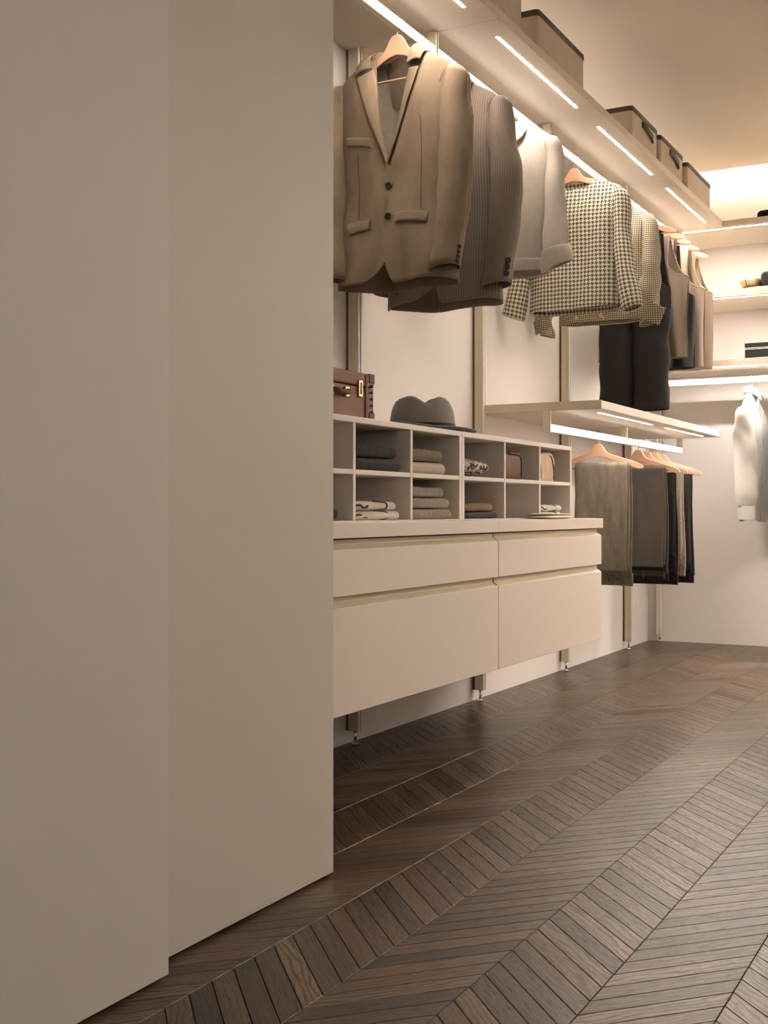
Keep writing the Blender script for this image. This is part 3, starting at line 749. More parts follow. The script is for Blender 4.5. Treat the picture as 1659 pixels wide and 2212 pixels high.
def blazer(name, label, mat, lin, loc, rotz, dz, seed, pockets=True, sl_dx=0.0, hem_z=1.425, btn=True, wide=1.0, group=None, brk=1.776):
    z0 = hem_z
    t = thing(name, label, 'jacket', (loc[0], loc[1], hem_z), rotz, group)
    T = Torso(t, z0, [(hem_z, 0.196 * wide), (1.55, 0.190 * wide), (1.70 + dz, 0.178 * wide), (1.84 + dz, 0.190 * wide), (1.95 + dz, 0.196 * wide), (2.02 + dz, 0.196 * wide), (2.052 + dz, 0.178), (2.090 + dz, 0.118), (2.118 + dz, 0.066)],
              [(hem_z, 0.078), (1.60, 0.070), (1.72 + dz, 0.064), (1.90 + dz, 0.074), (2.02 + dz, 0.052), (2.07 + dz, 0.038), (2.118 + dz, 0.028)], seed, 0.0075)
    zb = brk + dz
    vL = cub([(zb - 0.01, 0.004), (1.89 + dz, -0.017), (2.031 + dz, -0.045), (2.073 + dz, -0.051), (2.118 + dz, -0.064)])
    vR = cub([(zb - 0.01, 0.004), (1.854 + dz, 0.041), (1.999 + dz, 0.060), (2.052 + dz, 0.064), (2.118 + dz, 0.0655)])
    r = 0.10
    def cut(z): return 0.085 * max(0.0, 1 - (z - hem_z) / r)**2.2
    def inL(z): return (min(0.014, 0.014 - cut(z) * 1.15)) if z < zb else float(vL(z))
    def inR(z): return (-0.002 + cut(z) * 0.35) if z < zb else float(vR(z))
    hl = lambda x: 0.006 * np.sin(x * 22 + seed) - 0.010 * np.clip(-x - 0.06, 0, 1)
    T.front('front_panel', mat, lambda z: -float(T.hw(z)), inL, hem=hl)
    T.front('front_panel', mat, inR, lambda z: float(T.hw(z)), off=0.004, hem=hl)
    T.front('back_panel', mat, lambda z: -float(T.hw(z)), lambda z: float(T.hw(z)), back=True, hem=lambda x: 0.004 * np.sin(x * 25), nx=44)
    zz = (1.55, 2.116 + dz)
    T2 = Torso(t, z0, [(1.55, 0.180), (1.70 + dz, 0.170), (1.95 + dz, 0.186), (2.02 + dz, 0.184), (2.085 + dz, 0.112), (2.116 + dz, 0.060)], [(1.55, 0.060), (1.9 + dz, 0.064), (2.02 + dz, 0.044), (2.116 + dz, 0.022)], seed + 3, 0.005)
    T2.front('lining', lin, lambda z: -float(T2.hw(z)), lambda z: float(T2.hw(z)), back=True, thick=0, nx=40)
    # lapels
    T.strip('lapel', mat, [(0.006, zb - 0.004), (-0.017, 1.89 + dz), (-0.045, 2.031 + dz), (-0.056, 2.062 + dz)], [(0.004, zb - 0.006), (-0.064, 1.939 + dz), (-0.101, 2.030 + dz), (-0.104, 2.036 + dz)], off=0.006)
    T.strip('lapel', mat, [(0.006, zb), (0.041, 1.854 + dz), (0.060, 1.999 + dz), (0.064, 2.045 + dz)], [(0.010, zb - 0.012), (0.050, 1.850 + dz), (0.080, 1.956 + dz), (0.101, 2.040 + dz)], off=0.009, lift=0.010)
    # collar
    D = dz
    inner = [(-0.054, -0.062, 2.060 + D), (-0.070, -0.034, 2.108 + D), (-0.062, 0.012, 2.134 + D), (0.0, 0.036, 2.140 + D), (0.060, 0.012, 2.138 + D), (0.062, -0.034, 2.110 + D), (0.062, -0.062, 2.056 + D)]
    outer = [(-0.108, -0.066, 2.046 + D), (-0.112, -0.032, 2.090 + D), (-0.092, 0.034, 2.104 + D), (0.0, 0.062, 2.102 + D), (0.092, 0.034, 2.106 + D), (0.108, -0.034, 2.092 + D), (0.108, -0.068, 2.058 + D)]
    collar_band(t, z0, inner, outer, mat)
    stand = [(x * 0.97, y * 0.95, z - 0.034) for x, y, z in inner[1:-1]]
    collar_band(t, z0, [(x * 0.985, y * 0.97, z - 0.001) for x, y, z in inner[1:-1]], stand, mat, bulge=-0.001, name='collar_stand')
    # sleeves
    R = [(2.046 + dz, 0.186, 0.0, 0.004, 0.010), (2.040 + dz, 0.188, 0.0, 0.022, 0.030), (2.015 + dz, 0.193, -0.002, 0.034, 0.050), (1.94 + dz, 0.196, -0.010, 0.039, 0.060), (1.79 + dz, 0.203 + sl_dx, -0.024, 0.047, 0.060), (1.63, 0.198 + sl_dx, -0.034, 0.044, 0.056), (1.51, 0.185 + sl_dx, -0.044, 0.042, 0.052), (1.452, 0.178 + sl_dx, -0.048, 0.0425, 0.052)]
    s1 = sleeve(t, z0, R, mat, seed + 1, tilt=0.15); s2 = sleeve(t, z0, mir([(z, cx + (0.010 if z < 1.7 else 0.0) - (1.6 * sl_dx if z < 1.85 else 0.0), cy, rx * 0.97, ry) for z, cx, cy, rx, ry in R]), mat, seed + 2, tilt=-0.1)
    # armhole seam line
    for s in (1, -1):
        pts = [(s * (0.186 + 0.006 * math.sin(a)) - s * 0.024 * abs(math.sin(a))**2, -0.056 * math.sin(a) - 0.004, 2.046 + dz - 0.105 * (1 - math.cos(a)) / 1.6 - z0) for a in np.linspace(0.0, 1.5, 14)]
        tube('armhole_seam', pts, 0.0022, mat, t, 6)
    if btn:
        for z in (1.704, 1.614): button(t, *T.on(0.012, z, 0.0075), 0.0105, M['button'])
    return t, T, s1, s2, R

t, T, s1, s2, R = blazer('suede_blazer', 'taupe brown suede two-button blazer nearest the doors', M['suede'], M['lining'], (0.308, 3.105), 0.0, 0.0, 11)
z0 = 1.425
T.patch('breast_pocket', M['suede'], [(-0.140, 1.866), (-0.043, 1.846), (-0.043, 1.820), (-0.138, 1.842)], 0.004)
T.patch('pocket_flap', M['suede'], [(-0.152, 1.612), (-0.056, 1.616), (-0.060, 1.585), (-0.132, 1.580)], 0.004)
T.patch('pocket_flap', M['suede'], [(0.034, 1.621), (0.130, 1.619), (0.126, 1.590), (0.037, 1.592)], 0.008)
for x, za, zb_ in ((-0.105, 1.625, 1.82), (0.108, 1.63, 1.90)):
    tube('dart_seam', [T.on(x + 0.004 * math.sin(k * 0.25), za + (zb_ - za) * k / 12.0, 0.0022 if x < 0 else 0.0062) for k in range(13)], 0.0011, M['seam'], t, 5)
for z, a_ in ((1.508, 0.25), (1.494, 0.25), (1.480, 0.25), (1.466, 0.25)):
    f = (z - 1.452) / 0.058; cx, cy, rx, ry = 0.178 + 0.007 * f, -0.048 + 0.004 * f, 0.0425, 0.052
    side_button(t, (cx + (rx + 0.001) * math.cos(a_), cy - (ry + 0.001) * math.sin(a_), z - z0), a_, 0.0065, M['button'])

t, T, s1, s2, R = blazer('pinstripe_blazer', 'taupe pinstripe wool blazer, second garment from the doors', M['pin'], M['lining'], (0.316, 3.41), 0.03, 0.004, 23, sl_dx=0.018, hem_z=1.412, btn=False, brk=1.74)
for z, a_ in ((1.522, 0.55), (1.502, 0.55), (1.482, 0.55)):
    f = (z - 1.452) / 0.058; cx, cy, rx, ry = 0.196 + 0.007 * f, -0.048 + 0.004 * f, 0.0425, 0.052
    side_button(t, (cx + (rx + 0.001) * math.cos(a_), cy - (ry + 0.001) * math.sin(a_), z - 1.412), a_, 0.0095, M['button'])

# ---- boiled wool jacket with round pale collar
hz = 1.588
t = thing('wool_jacket', 'pale grey boiled wool jacket with rounded white collar and turned-back cuffs', 'jacket', (0.314, 3.88, hz), 0.0)
T = Torso(t, hz, [(hz, 0.180), (1.70, 0.186), (1.90, 0.192), (2.02, 0.194), (2.062, 0.178), (2.094, 0.125), (2.118, 0.070)], [(hz, 0.070), (1.75, 0.072), (1.93, 0.075), (2.04, 0.050), (2.118, 0.026)], 31, 0.005)
nk = cub([(1.99, 0.004), (2.03, 0.035), (2.08, 0.058), (2.118, 0.0695)])
T.front('front_panel', M['felt'], lambda z: -float(T.hw(z)), lambda z: 0.012 if z < 1.99 else -float(nk(z)))
T.front('front_panel', M['felt'], lambda z: -0.004 if z < 1.99 else float(nk(z)), lambda z: float(T.hw(z)), off=0.004)
T.front('back_panel', M['felt'], lambda z: -float(T.hw(z)), lambda z: float(T.hw(z)), back=True, nx=44)
for s in (1, -1):     # hem band, slightly proud
    T.strip('hem_band', M['felt'], [(s * 0.003, hz + 0.040), (s * 0.09, hz + 0.041), (s * 0.176, hz + 0.040)], [(s * 0.003, hz - 0.001), (s * 0.09, hz - 0.001), (s * 0.177, hz - 0.001)], off=0.0075, lift=0.002)
inn = [(0.012, -0.062, 2.020), (0.050, -0.048, 2.085), (0.066, 0.0, 2.128), (0.0, 0.034, 2.134), (-0.066, 0.0, 2.128), (-0.050, -0.048, 2.085), (-0.012, -0.062, 2.020)]
outp = [(0.050, -0.082, 2.012), (0.108, -0.066, 2.054), (0.112, 0.02, 2.108), (0.0, 0.062, 2.106), (-0.112, 0.02, 2.108), (-0.108, -0.066, 2.054), (-0.050, -0.082, 2.012)]
collar_band(t, hz, inn, outp, M['collarw'], bulge=0.010, thick=0.004)
RR = [(2.056, 0.182, 0.0, 0.004, 0.012), (2.048, 0.187, 0.0, 0.020, 0.032), (2.01, 0.196, 0.0, 0.027, 0.045), (1.88, 0.208, -0.020, 0.029, 0.050), (1.76, 0.214, -0.035, 0.036, 0.052), (1.66, 0.220, -0.050, 0.040, 0.052), (1.63, 0.221, -0.052, 0.041, 0.052)]
for s in (1, -1):
    sleeve(t, hz, RR if s == 1 else mir(RR), M['felt'], 33 + s, amp=0.003)
    CU = [(1.655, 0.221, -0.052, 0.040, 0.052), (1.652, 0.222, -0.052, 0.048, 0.058), (1.62, 0.224, -0.053, 0.050, 0.060), (1.592, 0.225, -0.054, 0.047, 0.058)]
    sleeve(t, hz, CU if s == 1 else mir(CU), M['felt'], 36 + s, 'turned_cuff', amp=0.004, thick=0.005, tilt=0.35 * s, tilty=0.25)

# ---- houndstooth jacket
hz = 1.575
t = thing('houndstooth_jacket', 'collarless black and cream houndstooth tweed jacket', 'jacket', (0.318, 4.64, hz), 0.0)
T = Torso(t, hz, [(hz, 0.192), (1.70, 0.188), (1.90, 0.190), (2.01, 0.198), (2.052, 0.188), (2.085, 0.150), (2.108, 0.096)], [(hz, 0.072), (1.75, 0.068), (1.93, 0.070), (2.03, 0.048), (2.108, 0.022)], 41, 0.006)
nk = cub([(2.062, 0.004), (2.068, 0.05), (2.085, 0.084), (2.108, 0.096)])
op = cub([(hz, 0.034), (1.70, 0.010), (1.80, 0.0), (2.062, 0.0)])
T.front('front_panel', M['hound'], lambda z: -float(T.hw(z)), lambda z: float(op(z)) + 0.006 if z < 2.062 else -float(nk(z)), hem=lambda x: 0.004 * np.sin(x * 30), thick=0.005)
T.front('front_panel', M['hound'], lambda z: float(op(z)) if z < 2.062 else float(nk(z)), lambda z: float(T.hw(z)), off=0.003, hem=lambda x: 0.010 * np.clip(x, 0, 1) * 5, thick=0.005)
T.front('back_panel', M['hound'], lambda z: -float(T.hw(z)), lambda z: float(T.hw(z)), back=True, nx=44, thick=0.005)
RR = [(2.058, 0.180, 0.0, 0.004, 0.012), (2.052, 0.187, 0.0, 0.020, 0.032), (2.02, 0.197, 0.0, 0.029, 0.048), (1.876, 0.206, -0.015, 0.031, 0.054), (1.72, 0.224, -0.030, 0.035, 0.054), (1.60, 0.247, -0.040, 0.037, 0.052), (1.562, 0.254, -0.042, 0.038, 0.052)]
for s in (1, -1): sleeve(t, hz, RR if s == 1 else mir([(z, cx, cy, rx * 1.12, ry) for z, cx, cy, rx, ry in RR]), M['hound'], 43 + s, amp=0.004, thick=0.006, tilt=0.35 * s)

# ---- small-check cropped jacket
hz = 1.580
t = thing('check_jacket', 'cropped small-check brown and cream jacket with waistband and folded cuffs', 'jacket', (0.316, 5.00, hz), 0.0)
T = Torso(t, hz, [(hz, 0.188), (1.625, 0.190), (1.70, 0.200), (1.90, 0.200), (1.99, 0.206), (2.030, 0.196), (2.070, 0.150), (2.108, 0.078)], [(hz, 0.062), (1.63, 0.066), (1.70, 0.082), (1.90, 0.078), (2.02, 0.050), (2.108, 0.026)], 51, 0.007)
nk = cub([(1.93, 0.002), (2.0, 0.035), (2.06, 0.058), (2.108, 0.0775)])
T.front('front_panel', M['check'], lambda z: -float(T.hw(z)), lambda z: 0.010 if z < 1.93 else -float(nk(z)))
T.front('front_panel', M['check'], lambda z: -0.004 if z < 1.93 else float(nk(z)), lambda z: float(T.hw(z)), off=0.004)
T.front('back_panel', M['check'], lambda z: -float(T.hw(z)), lambda z: float(T.hw(z)), back=True, nx=44)
T.strip('waistband', M['check'], [(-0.187, hz + 0.042), (0.0, hz + 0.042), (0.187, hz + 0.040)], [(-0.187, hz - 0.002), (0.0, hz - 0.002), (0.187, hz - 0.002)], off=0.010, lift=0.003, n=60)
tube('placket_piping', [T.on(0.012 + 0.02 * (1 - k / 9.0), hz + 0.002 + 0.045 * k / 9.0, 0.016) for k in range(10)], 0.0016, M['collarw'], t, 5)
for x in (-0.094, 0.020): button(t, *T.on(x, hz + 0.020, 0.0155), 0.008, M['woodbutton'])
T.strip('chest_flap', M['check'], [(0.05, 1.915), (0.11, 1.918), (0.15, 1.90)], [(0.055, 1.87), (0.10, 1.845), (0.145, 1.87)], off=0.010, lift=0.008)
inn = [(0.010, -0.064, 1.960), (0.050, -0.050, 2.060), (0.066, 0.0, 2.122), (0.0, 0.032, 2.128), (-0.066, 0.0, 2.122), (-0.050, -0.050, 2.060), (-0.010, -0.064, 1.960)]
outp = [(0.105, -0.092, 1.985), (0.150, -0.072, 2.030), (0.118, 0.02, 2.100), (0.0, 0.064, 2.100), (-0.118, 0.02, 2.100), (-0.150, -0.072, 2.030), (-0.105, -0.092, 1.985)]
collar_band(t, hz, inn, outp, M['check'], bulge=0.012, thick=0.004)
RR = [(2.034, 0.186, 0.0, 0.004, 0.012), (2.026, 0.196, 0.0, 0.022, 0.036), (1.97, 0.214, 0.0, 0.034, 0.055), (1.84, 0.220, -0.015, 0.038, 0.058), (1.75, 0.224, -0.025, 0.036, 0.055), (1.64, 0.226, -0.035, 0.034, 0.050), (1.555, 0.212, -0.040, 0.030, 0.046)]
for s in (1, -1):
    sleeve(t, hz, RR if s == 1 else mir([(z - (0.022 if z < 1.7 else 0), cx + (0.03 if z < 1.7 else 0.0), cy, rx, ry) for z, cx, cy, rx, ry in RR]), M['check'], 53 + s, amp=0.008, tilt=0.25 * s)
    # folded-back cuff flap
    P = np.array([[(s * ((0.212 if s == 1 else 0.206) + (0.086 if s == 1 else 0.088) * u - (0.030 if s == 1 else 0.012) * v), -0.092 - 0.012 * math.sin(PI * u) + 0.03 * u, (1.652 if s == 1 else 1.622) - (0.040 if s == 1 else 0.024) * u - (0.072 if s == 1 else 0.060) * v - hz) for u in np.linspace(0, 1, 12)] for v in np.linspace(0, 1, 12)])
    surf('cuff_flap', P, M['check'], t, P[:, :, [0, 2]], 0.005, flip=(s == 1))

# ================================================================== SLEEVELESS TOPS AND DUNGAREES
def tank(name, label, mat, loc, rotz, hz, hw_b, arm_z, top_z, strap_x, strap_w, neck_z, seed, D=0.045, bind=None, extra=None, amp=0.011, cat='top', waist=0.0):
    t = thing(name, label, cat, (loc[0], loc[1], hz), rotz, 'sleeveless tops on the top rail')
    e = strap_x + strap_w / 2; side = [(hz, hw_b - 0.004), ((hz + arm_z) / 2, hw_b - waist), (arm_z - 0.02, hw_b), (arm_z, hw_b - 0.002)]
    k = hw_b - e; hh = top_z - arm_z
    outs = {True: cub(side + [(arm_z + 0.023, e + 0.62 * k), (arm_z + 0.083, e + 0.28 * k), (arm_z + 0.143, e + 0.08 * k), (top_z, e)]),
            False: cub(side + [(arm_z + 0.010, e + 0.50 * k), (arm_z + 0.030, e + 0.16 * k), (arm_z + 0.070, e - 0.004), (arm_z + 0.12, e - 0.006), (top_z, e)])}
    inn = cub([(neck_z, 0.0), (neck_z + 0.02, strap_x * 0.45), (neck_z + 0.07, strap_x - strap_w * 0.62), (top_z, strap_x - strap_w / 2)])
    T = Torso(t, hz, [(hz, hw_b), (arm_z - 0.02, hw_b + 0.002), (arm_z + 0.06, hw_b * 0.98), (top_z + 0.01, hw_b * 0.95)], [(hz, D), (arm_z, D * 0.95), ((arm_z + top_z) / 2, D * 0.55), (top_z, 0.010)], seed, amp, 2.2)
    T.wr2 = Wr(seed + 7, 0.010, (45, 105), (2, 9))
    for s in (1, -1):
        f_in = lambda z, s=s: 0.0 if z < neck_z else s * float(inn(z))
        for back in (False, True):
            nm = 'back_half' if back else 'front_half'; out = outs[back]
            f_out = lambda z, s=s, out=out: s * float(out(z))
            if s == 1: T.front(nm, mat, f_in, f_out, hz, top_z, back=back, thick=0.002, nz=170, nx=26)
            else: T.front(nm, mat, f_out, f_in, hz, top_z, back=back, thick=0.002, nz=170, nx=26)
        if bind:
            for back in (False, True):
                out = outs[back]; zz = arm_z - 0.004 + (top_z - arm_z + 0.004) * np.linspace(0, 1, 60)**1.7
                pts = []
                for z in zz:
                    x = float(out(z)); d = float(T.depth(x, z)) + float(T.fold(s * x, z))
                    pts.append((s * x, d if back else -d, z - hz))
                tube('binding', pts, 0.0032, bind, t, 6)
    return t, T
DG = 'dark dungarees hanging by thin straps behind the check jacket'
hz = 1.224
t, T = tank('dungarees', DG, M['denim'], (0.314, 5.485), 0.0, hz + 0.42, 0.172, 1.80, 2.072, 0.125, 0.028, 1.90, 61, 0.05, None, amp=0.004, cat='dungarees')
LEG = [(1.232, 0.083, 0.0, 0.081, 0.060), (1.40, 0.083, 0.0, 0.082, 0.060), (1.55, 0.082, 0.0, 0.084, 0.058), (1.66, 0.082, 0.0, 0.088, 0.052), (1.70, 0.082, 0.0, 0.086, 0.046)]
for s in (1, -1): sleeve(t, hz + 0.42, LEG if s == 1 else mir(LEG), M['denim'], 63 + s, 'trouser_leg', amp=0.005, thick=0.004, tilt=0.02)
tank('satin_top', 'taupe satin sleeveless top, first in the row of tops', M['satin1'], (0.314, 5.625), 0.0, 1.487, 0.222, 1.872, 2.076, 0.118, 0.030, 1.93, 71, 0.050, M['satin1'], waist=0.012)
tank('slip_top', 'longer black satin slip top hanging between two taupe tops', M['blacksatin'], (0.314, 5.77), 0.0, 1.452, 0.215, 1.80, 2.082, 0.128, 0.016, 1.86, 73, 0.050, None)
tank('satin_top', 'rosy beige satin sleeveless top, second from the corner', M['satin2'], (0.314, 5.93), 0.0, 1.472, 0.226, 1.862, 2.092, 0.125, 0.056, 1.92, 75, 0.055, M['satin2'], waist=0.004)
tank('satin_top', 'tan satin sleeveless top nearest the corner', M['satin3'], (0.314, 6.11), 0.0, 1.484, 0.224, 1.868, 2.088, 0.125, 0.034, 1.93, 77, 0.050, M['satin3'])

# ================================================================== TROUSERS
def trousers(label, mat, y, xa, xb, ztop, lf, lb, seed, mat2=None, wdrop=0.03):
    zl = ztop - max(lf, lb) - wdrop
    t = thing('folded_trousers', label, 'trousers', ((xa + xb) / 2, y, zl), 0.0, 'trousers over the hanger bars')
    xm = (xa + xb) / 2; hwid = (xb - xa) / 2
    wr = Wr(seed, 0.003, (12, 40), (2, 8)); zc = ztop - 0.022
    for k, (r, df, db, ins) in enumerate(((0.021, 0.0, 0.012, 0.0), (0.013, -0.012, 0.0, -0.006), (0.006, 0.014, -0.015, 0.004))):
        L1 = np.linspace(zc - (ztop - zc) - (lf + df) + 0.044, zc, 50); L2 = np.linspace(zc, zc - lb - db, 50)
        an = np.linspace(0, PI, 14)[1:-1]
        yz = [(-r - 0.004 * min(1, (zc - z) / 0.3), z) for z in L1] + [(-r * math.cos(a), zc + r * math.sin(a)) for a in an] + [(r + 0.006 * min(1, (zc - z) / 0.3), z) for z in L2]
        n = 34; u = np.linspace(-1, 1, n); P = np.zeros((len(yz), n, 3)); U = np.zeros((len(yz), n, 2))
        s = np.concatenate([[0], np.cumsum([math.hypot(yz[i + 1][0] - yz[i][0], yz[i + 1][1] - yz[i][1]) for i in range(len(yz) - 1)])])
        for i, (yy, z) in enumerate(yz):
            flare = 1 + 0.05 * max(0, (zc - z)) / 0.5
            x = u * (hwid - ins) * (flare if yy > 0 else 1.0)
            low = np.clip((zc - z) / 0.15, 0, 1)
            sg = 1 if yy > 0 else -1
            crease = 0.003 * np.exp(-(u / 0.06)**2) * low
            rnd = 0.005 * (np.abs(u)**8)
            P[i, :, 0] = x + 0.004 * np.sin(z * 9 + seed + k) * low
            P[i, :, 1] = yy + sg * (wr(x + k, z) * low * 0.8 + crease - rnd * 0.6)
            P[i, :, 2] = z - zl
            U[i, :, 0] = x; U[i, :, 1] = s[i]
        surf('trouser_leg', P, mat if k != 2 else (mat2 or mat), t, U, 0.004, flip=True)
    # waistband hanging lowest on the far side
    zb = zc - lb + 0.02
    P = np.array([[(u * hwid * 1.10, 0.034 + 0.008 * math.cos(u * 1.5) - 0.02 * abs(u)**3, zb - v * (0.045 + wdrop) - zl) for u in np.linspace(-1, 1, 24)] for v in np.linspace(0, 1, 8)])
    surf('waistband', P, mat2 or mat, t, P[:, :, [0, 2]], 0.005)
    for x in (-0.7, 0.1, 0.85):
        lp = box('belt_loop', x * hwid * 1.1 - 0.005, x * hwid * 1.1 + 0.005, 0.014, 0.022, zb - 0.036 - wdrop * 0.5 - zl, zb - 0.005 - zl, mat, t, 0.001, absolute=False)
    return t
for o in (trousers('light grey corduroy trousers folded over the left hanger', M['cord'], 4.95, 0.218, 0.452, 0.968, 0.470, 0.475, 81, None, 0.010),):
    pass
trousers('dark grey wool trousers, second from the left on the trouser rail', M['greywool'], 5.55, 0.200, 0.444, 0.972, 0.480, 0.490, 82, M['blackwool'], 0.012)
trousers('black wool trousers between the dark grey and fleck tweed pairs', M['blackwool'], 5.69, 0.215, 0.452, 0.968, 0.42, 0.51, 83, None, 0.010)
trousers('white fleck tweed trousers with dark trousers on both sides', M['tweedw'], 5.83, 0.215, 0.452, 0.966, 0.43, 0.47, 84, None, 0.012)
trousers('midnight dark trousers, farthest on the trouser rail', M['midnight'], 5.97, 0.220, 0.460, 0.966, 0.47, 0.51, 85, M['blackwool'], 0.014)

# ================================================================== WHITE SHIRTS ON THE BACK RAIL
def shirt(label, x, y, rotz, seed):
    hz = 0.700; dz = -0.735
    t = thing('white_shirt', label, 'shirt', (x, y, hz), rotz, 'white shirts on the back rail')
    T = Torso(t, hz, [(hz, 0.195), (0.95, 0.185), (1.16, 0.190), (1.26, 0.196), (1.300, 0.182), (1.350, 0.120), (1.390, 0.056)], [(hz, 0.055), (1.0, 0.050), (1.2, 0.052), (1.29, 0.036), (1.39, 0.026)], seed, 0.009)
    hm = lambda q: 0.045 * (np.abs(q) / 0.19)**2.5
    T.front('front_panel', M['shirt'], lambda z: -float(T.hw(z)), lambda z: 0.012, hem=hm, thick=0.002)
    T.front('front_panel', M['shirt'], lambda z: -0.008, lambda z: float(T.hw(z)), off=0.003, hem=hm, thick=0.002)
    T.front('back_panel', M['shirt'], lambda z: -float(T.hw(z)), lambda z: float(T.hw(z)), hem=hm, back=True, thick=0.002, nx=44)
    inn = [(0.006, -0.034, 1.392), (0.030, -0.026, 1.410), (0.040, 0.0, 1.424), (0.0, 0.024, 1.428), (-0.040, 0.0, 1.424), (-0.030, -0.026, 1.410), (-0.006, -0.034, 1.392)]
    outp = [(0.045, -0.058, 1.345), (0.070, -0.036, 1.368), (0.066, 0.008, 1.388), (0.0, 0.042, 1.388), (-0.066, 0.008, 1.388), (-0.070, -0.036, 1.368), (-0.045, -0.058, 1.345)]
    collar_band(t, hz, inn, outp, M['shirt'], bulge=0.006, thick=0.003)
    for k in range(7): button(t, *T.on(0.002, 1.30 - 0.085 * k, 0.005), 0.0045, M['collarw'])
    RR = [(1.306, 0.178, 0.0, 0.004, 0.012), (1.298, 0.186, 0.0, 0.018, 0.030), (1.25, 0.198, 0.0, 0.026, 0.048), (1.05, 0.212, -0.008, 0.034, 0.055), (0.85, 0.222, -0.016, 0.036, 0.054), (0.79, 0.224, -0.018, 0.030, 0.046), (0.775, 0.225, -0.018, 0.028, 0.042)]
    for s in (1, -1):
        sleeve(t, hz, RR if s == 1 else mir(RR), M['shirt'], seed + 5 + s, amp=0.007, thick=0.002)
        CU = [(0.785, 0.225, -0.018, 0.030, 0.044), (0.75, 0.226, -0.018, 0.031, 0.046), (0.712, 0.227, -0.018, 0.031, 0.046)]
        sleeve(t, hz, CU if s == 1 else mir(CU), M['shirt'], seed + 8 + s, 'cuff', amp=0.002, thick=0.004)
        for z in (0.735, 0.765): button(t, s * 0.226, -0.066, z - hz, 0.0045, M['collarw'], 'cuff_button')
    return t
shirt('white cotton shirt on the back rail, left of two', 0.650, 6.515, PI / 2, 91)
shirt('white cotton shirt on the back rail at the right picture edge', 0.860, 6.515, PI / 2, 95)
hanger('wooden hanger inside the left white shirt on the back rail', (0.650, 6.525, 1.432), PI / 2, 'hangers on the back rail', True)
hanger('wooden hanger inside the right white shirt on the back rail', (0.860, 6.525, 1.432), PI / 2, 'hangers on the back rail', True)

# ================================================================== FOLDED THINGS, BAGS AND BOXES
def pillow(name, c, size, mat, parent, exy=6.0, ez=2.6, seed=0, amp=0.0015, n=64, m=22, uvs=1.0, sag=0.0, taper=0.0):
    """rounded slab (superellipsoid) resting at c (centre of the base)"""
    a = np.linspace(0, 2 * PI, n + 1); b = np.linspace(-PI / 2, PI / 2, m); A, B = np.meshgrid(a, b)
    def sp(v, e): return np.sign(v) * np.abs(v)**(2.0 / e)
    k = sp(np.cos(B), ez)
    X = 0.5 * size[0] * sp(np.cos(A), exy) * k; Y = 0.5 * size[1] * sp(np.sin(A), exy) * k; Z = 0.5 * size[2] * (1 + sp(np.sin(B), ez))
    if amp:
        w1 = Wr(seed, amp, (15, 60), (15, 60), 6); Z = Z + w1(X, Y) * (Z / size[2]); Y = Y + w1(Z * 2, X) * 0.8
    if taper: X = X * (1 - taper * Z / size[2]); Y = Y * (1 - taper * 0.6 * Z / size[2])
    if sag: Z = Z * (1 - sag * (Y / size[1])**2)
    P = np.stack([X + c[0], Y + c[1], Z + c[2]], -1)
    return surf(name, P, mat, parent, np.stack([(Y + 0.3 * X) * uvs, (X + Z * 1.0) * uvs], -1), 0.0, True)

def slab(name, c, size, mat, parent, r, seed=0, amp=0.0015, exy=12.0, ev=2.3, taper=0.0, n=72):
    """flat soft block with edges rounded to radius r, resting at c"""
    a = np.linspace(0, 2 * PI, n + 1)
    def sp(v, e): return np.sign(v) * np.abs(v)**(2.0 / e)
    ox, oy = sp(np.cos(a), exy), sp(np.sin(a), exy); nx, ny = sp(np.cos(a), 3.5), sp(np.sin(a), 3.5)
    h = size[2]; hx, hy = size[0] / 2 - r, size[1] / 2 - r; rows = []
    for q in (0.02, 0.35, 0.7): rows.append((q, 0.0, 0.0))
    for b in np.linspace(-PI / 2, PI / 2, 17): rows.append((1.0, float(sp(np.cos(b), ev)), float(0.5 + 0.5 * sp(np.sin(b), ev))))
    for q in (0.7, 0.35, 0.02): rows.append((q, 0.0, 1.0))
    w1 = Wr(seed, amp, (15, 55), (15, 55), 6); P = []
    for q, k, t_ in rows:
        X = hx * ox * q + r * k * nx; Y = hy * oy * q + r * k * ny; Z = h * t_ + 0 * X
        sc = 1 - taper * t_; X = X * sc; Y = Y * sc
        Z = Z + w1(X, Y) * t_ * 0.9; X = X + w1(Y * 1.4, Z * 1.5) * 0.9 * k
        P.append(np.stack([X + c[0], Y + c[1], Z + c[2]], -1))
    P = np.array(P)
    return surf(name, P, mat, parent, np.stack([P[..., 1] + 0.3 * P[..., 0], P[..., 0] + P[..., 2]], -1), 0.0, True)

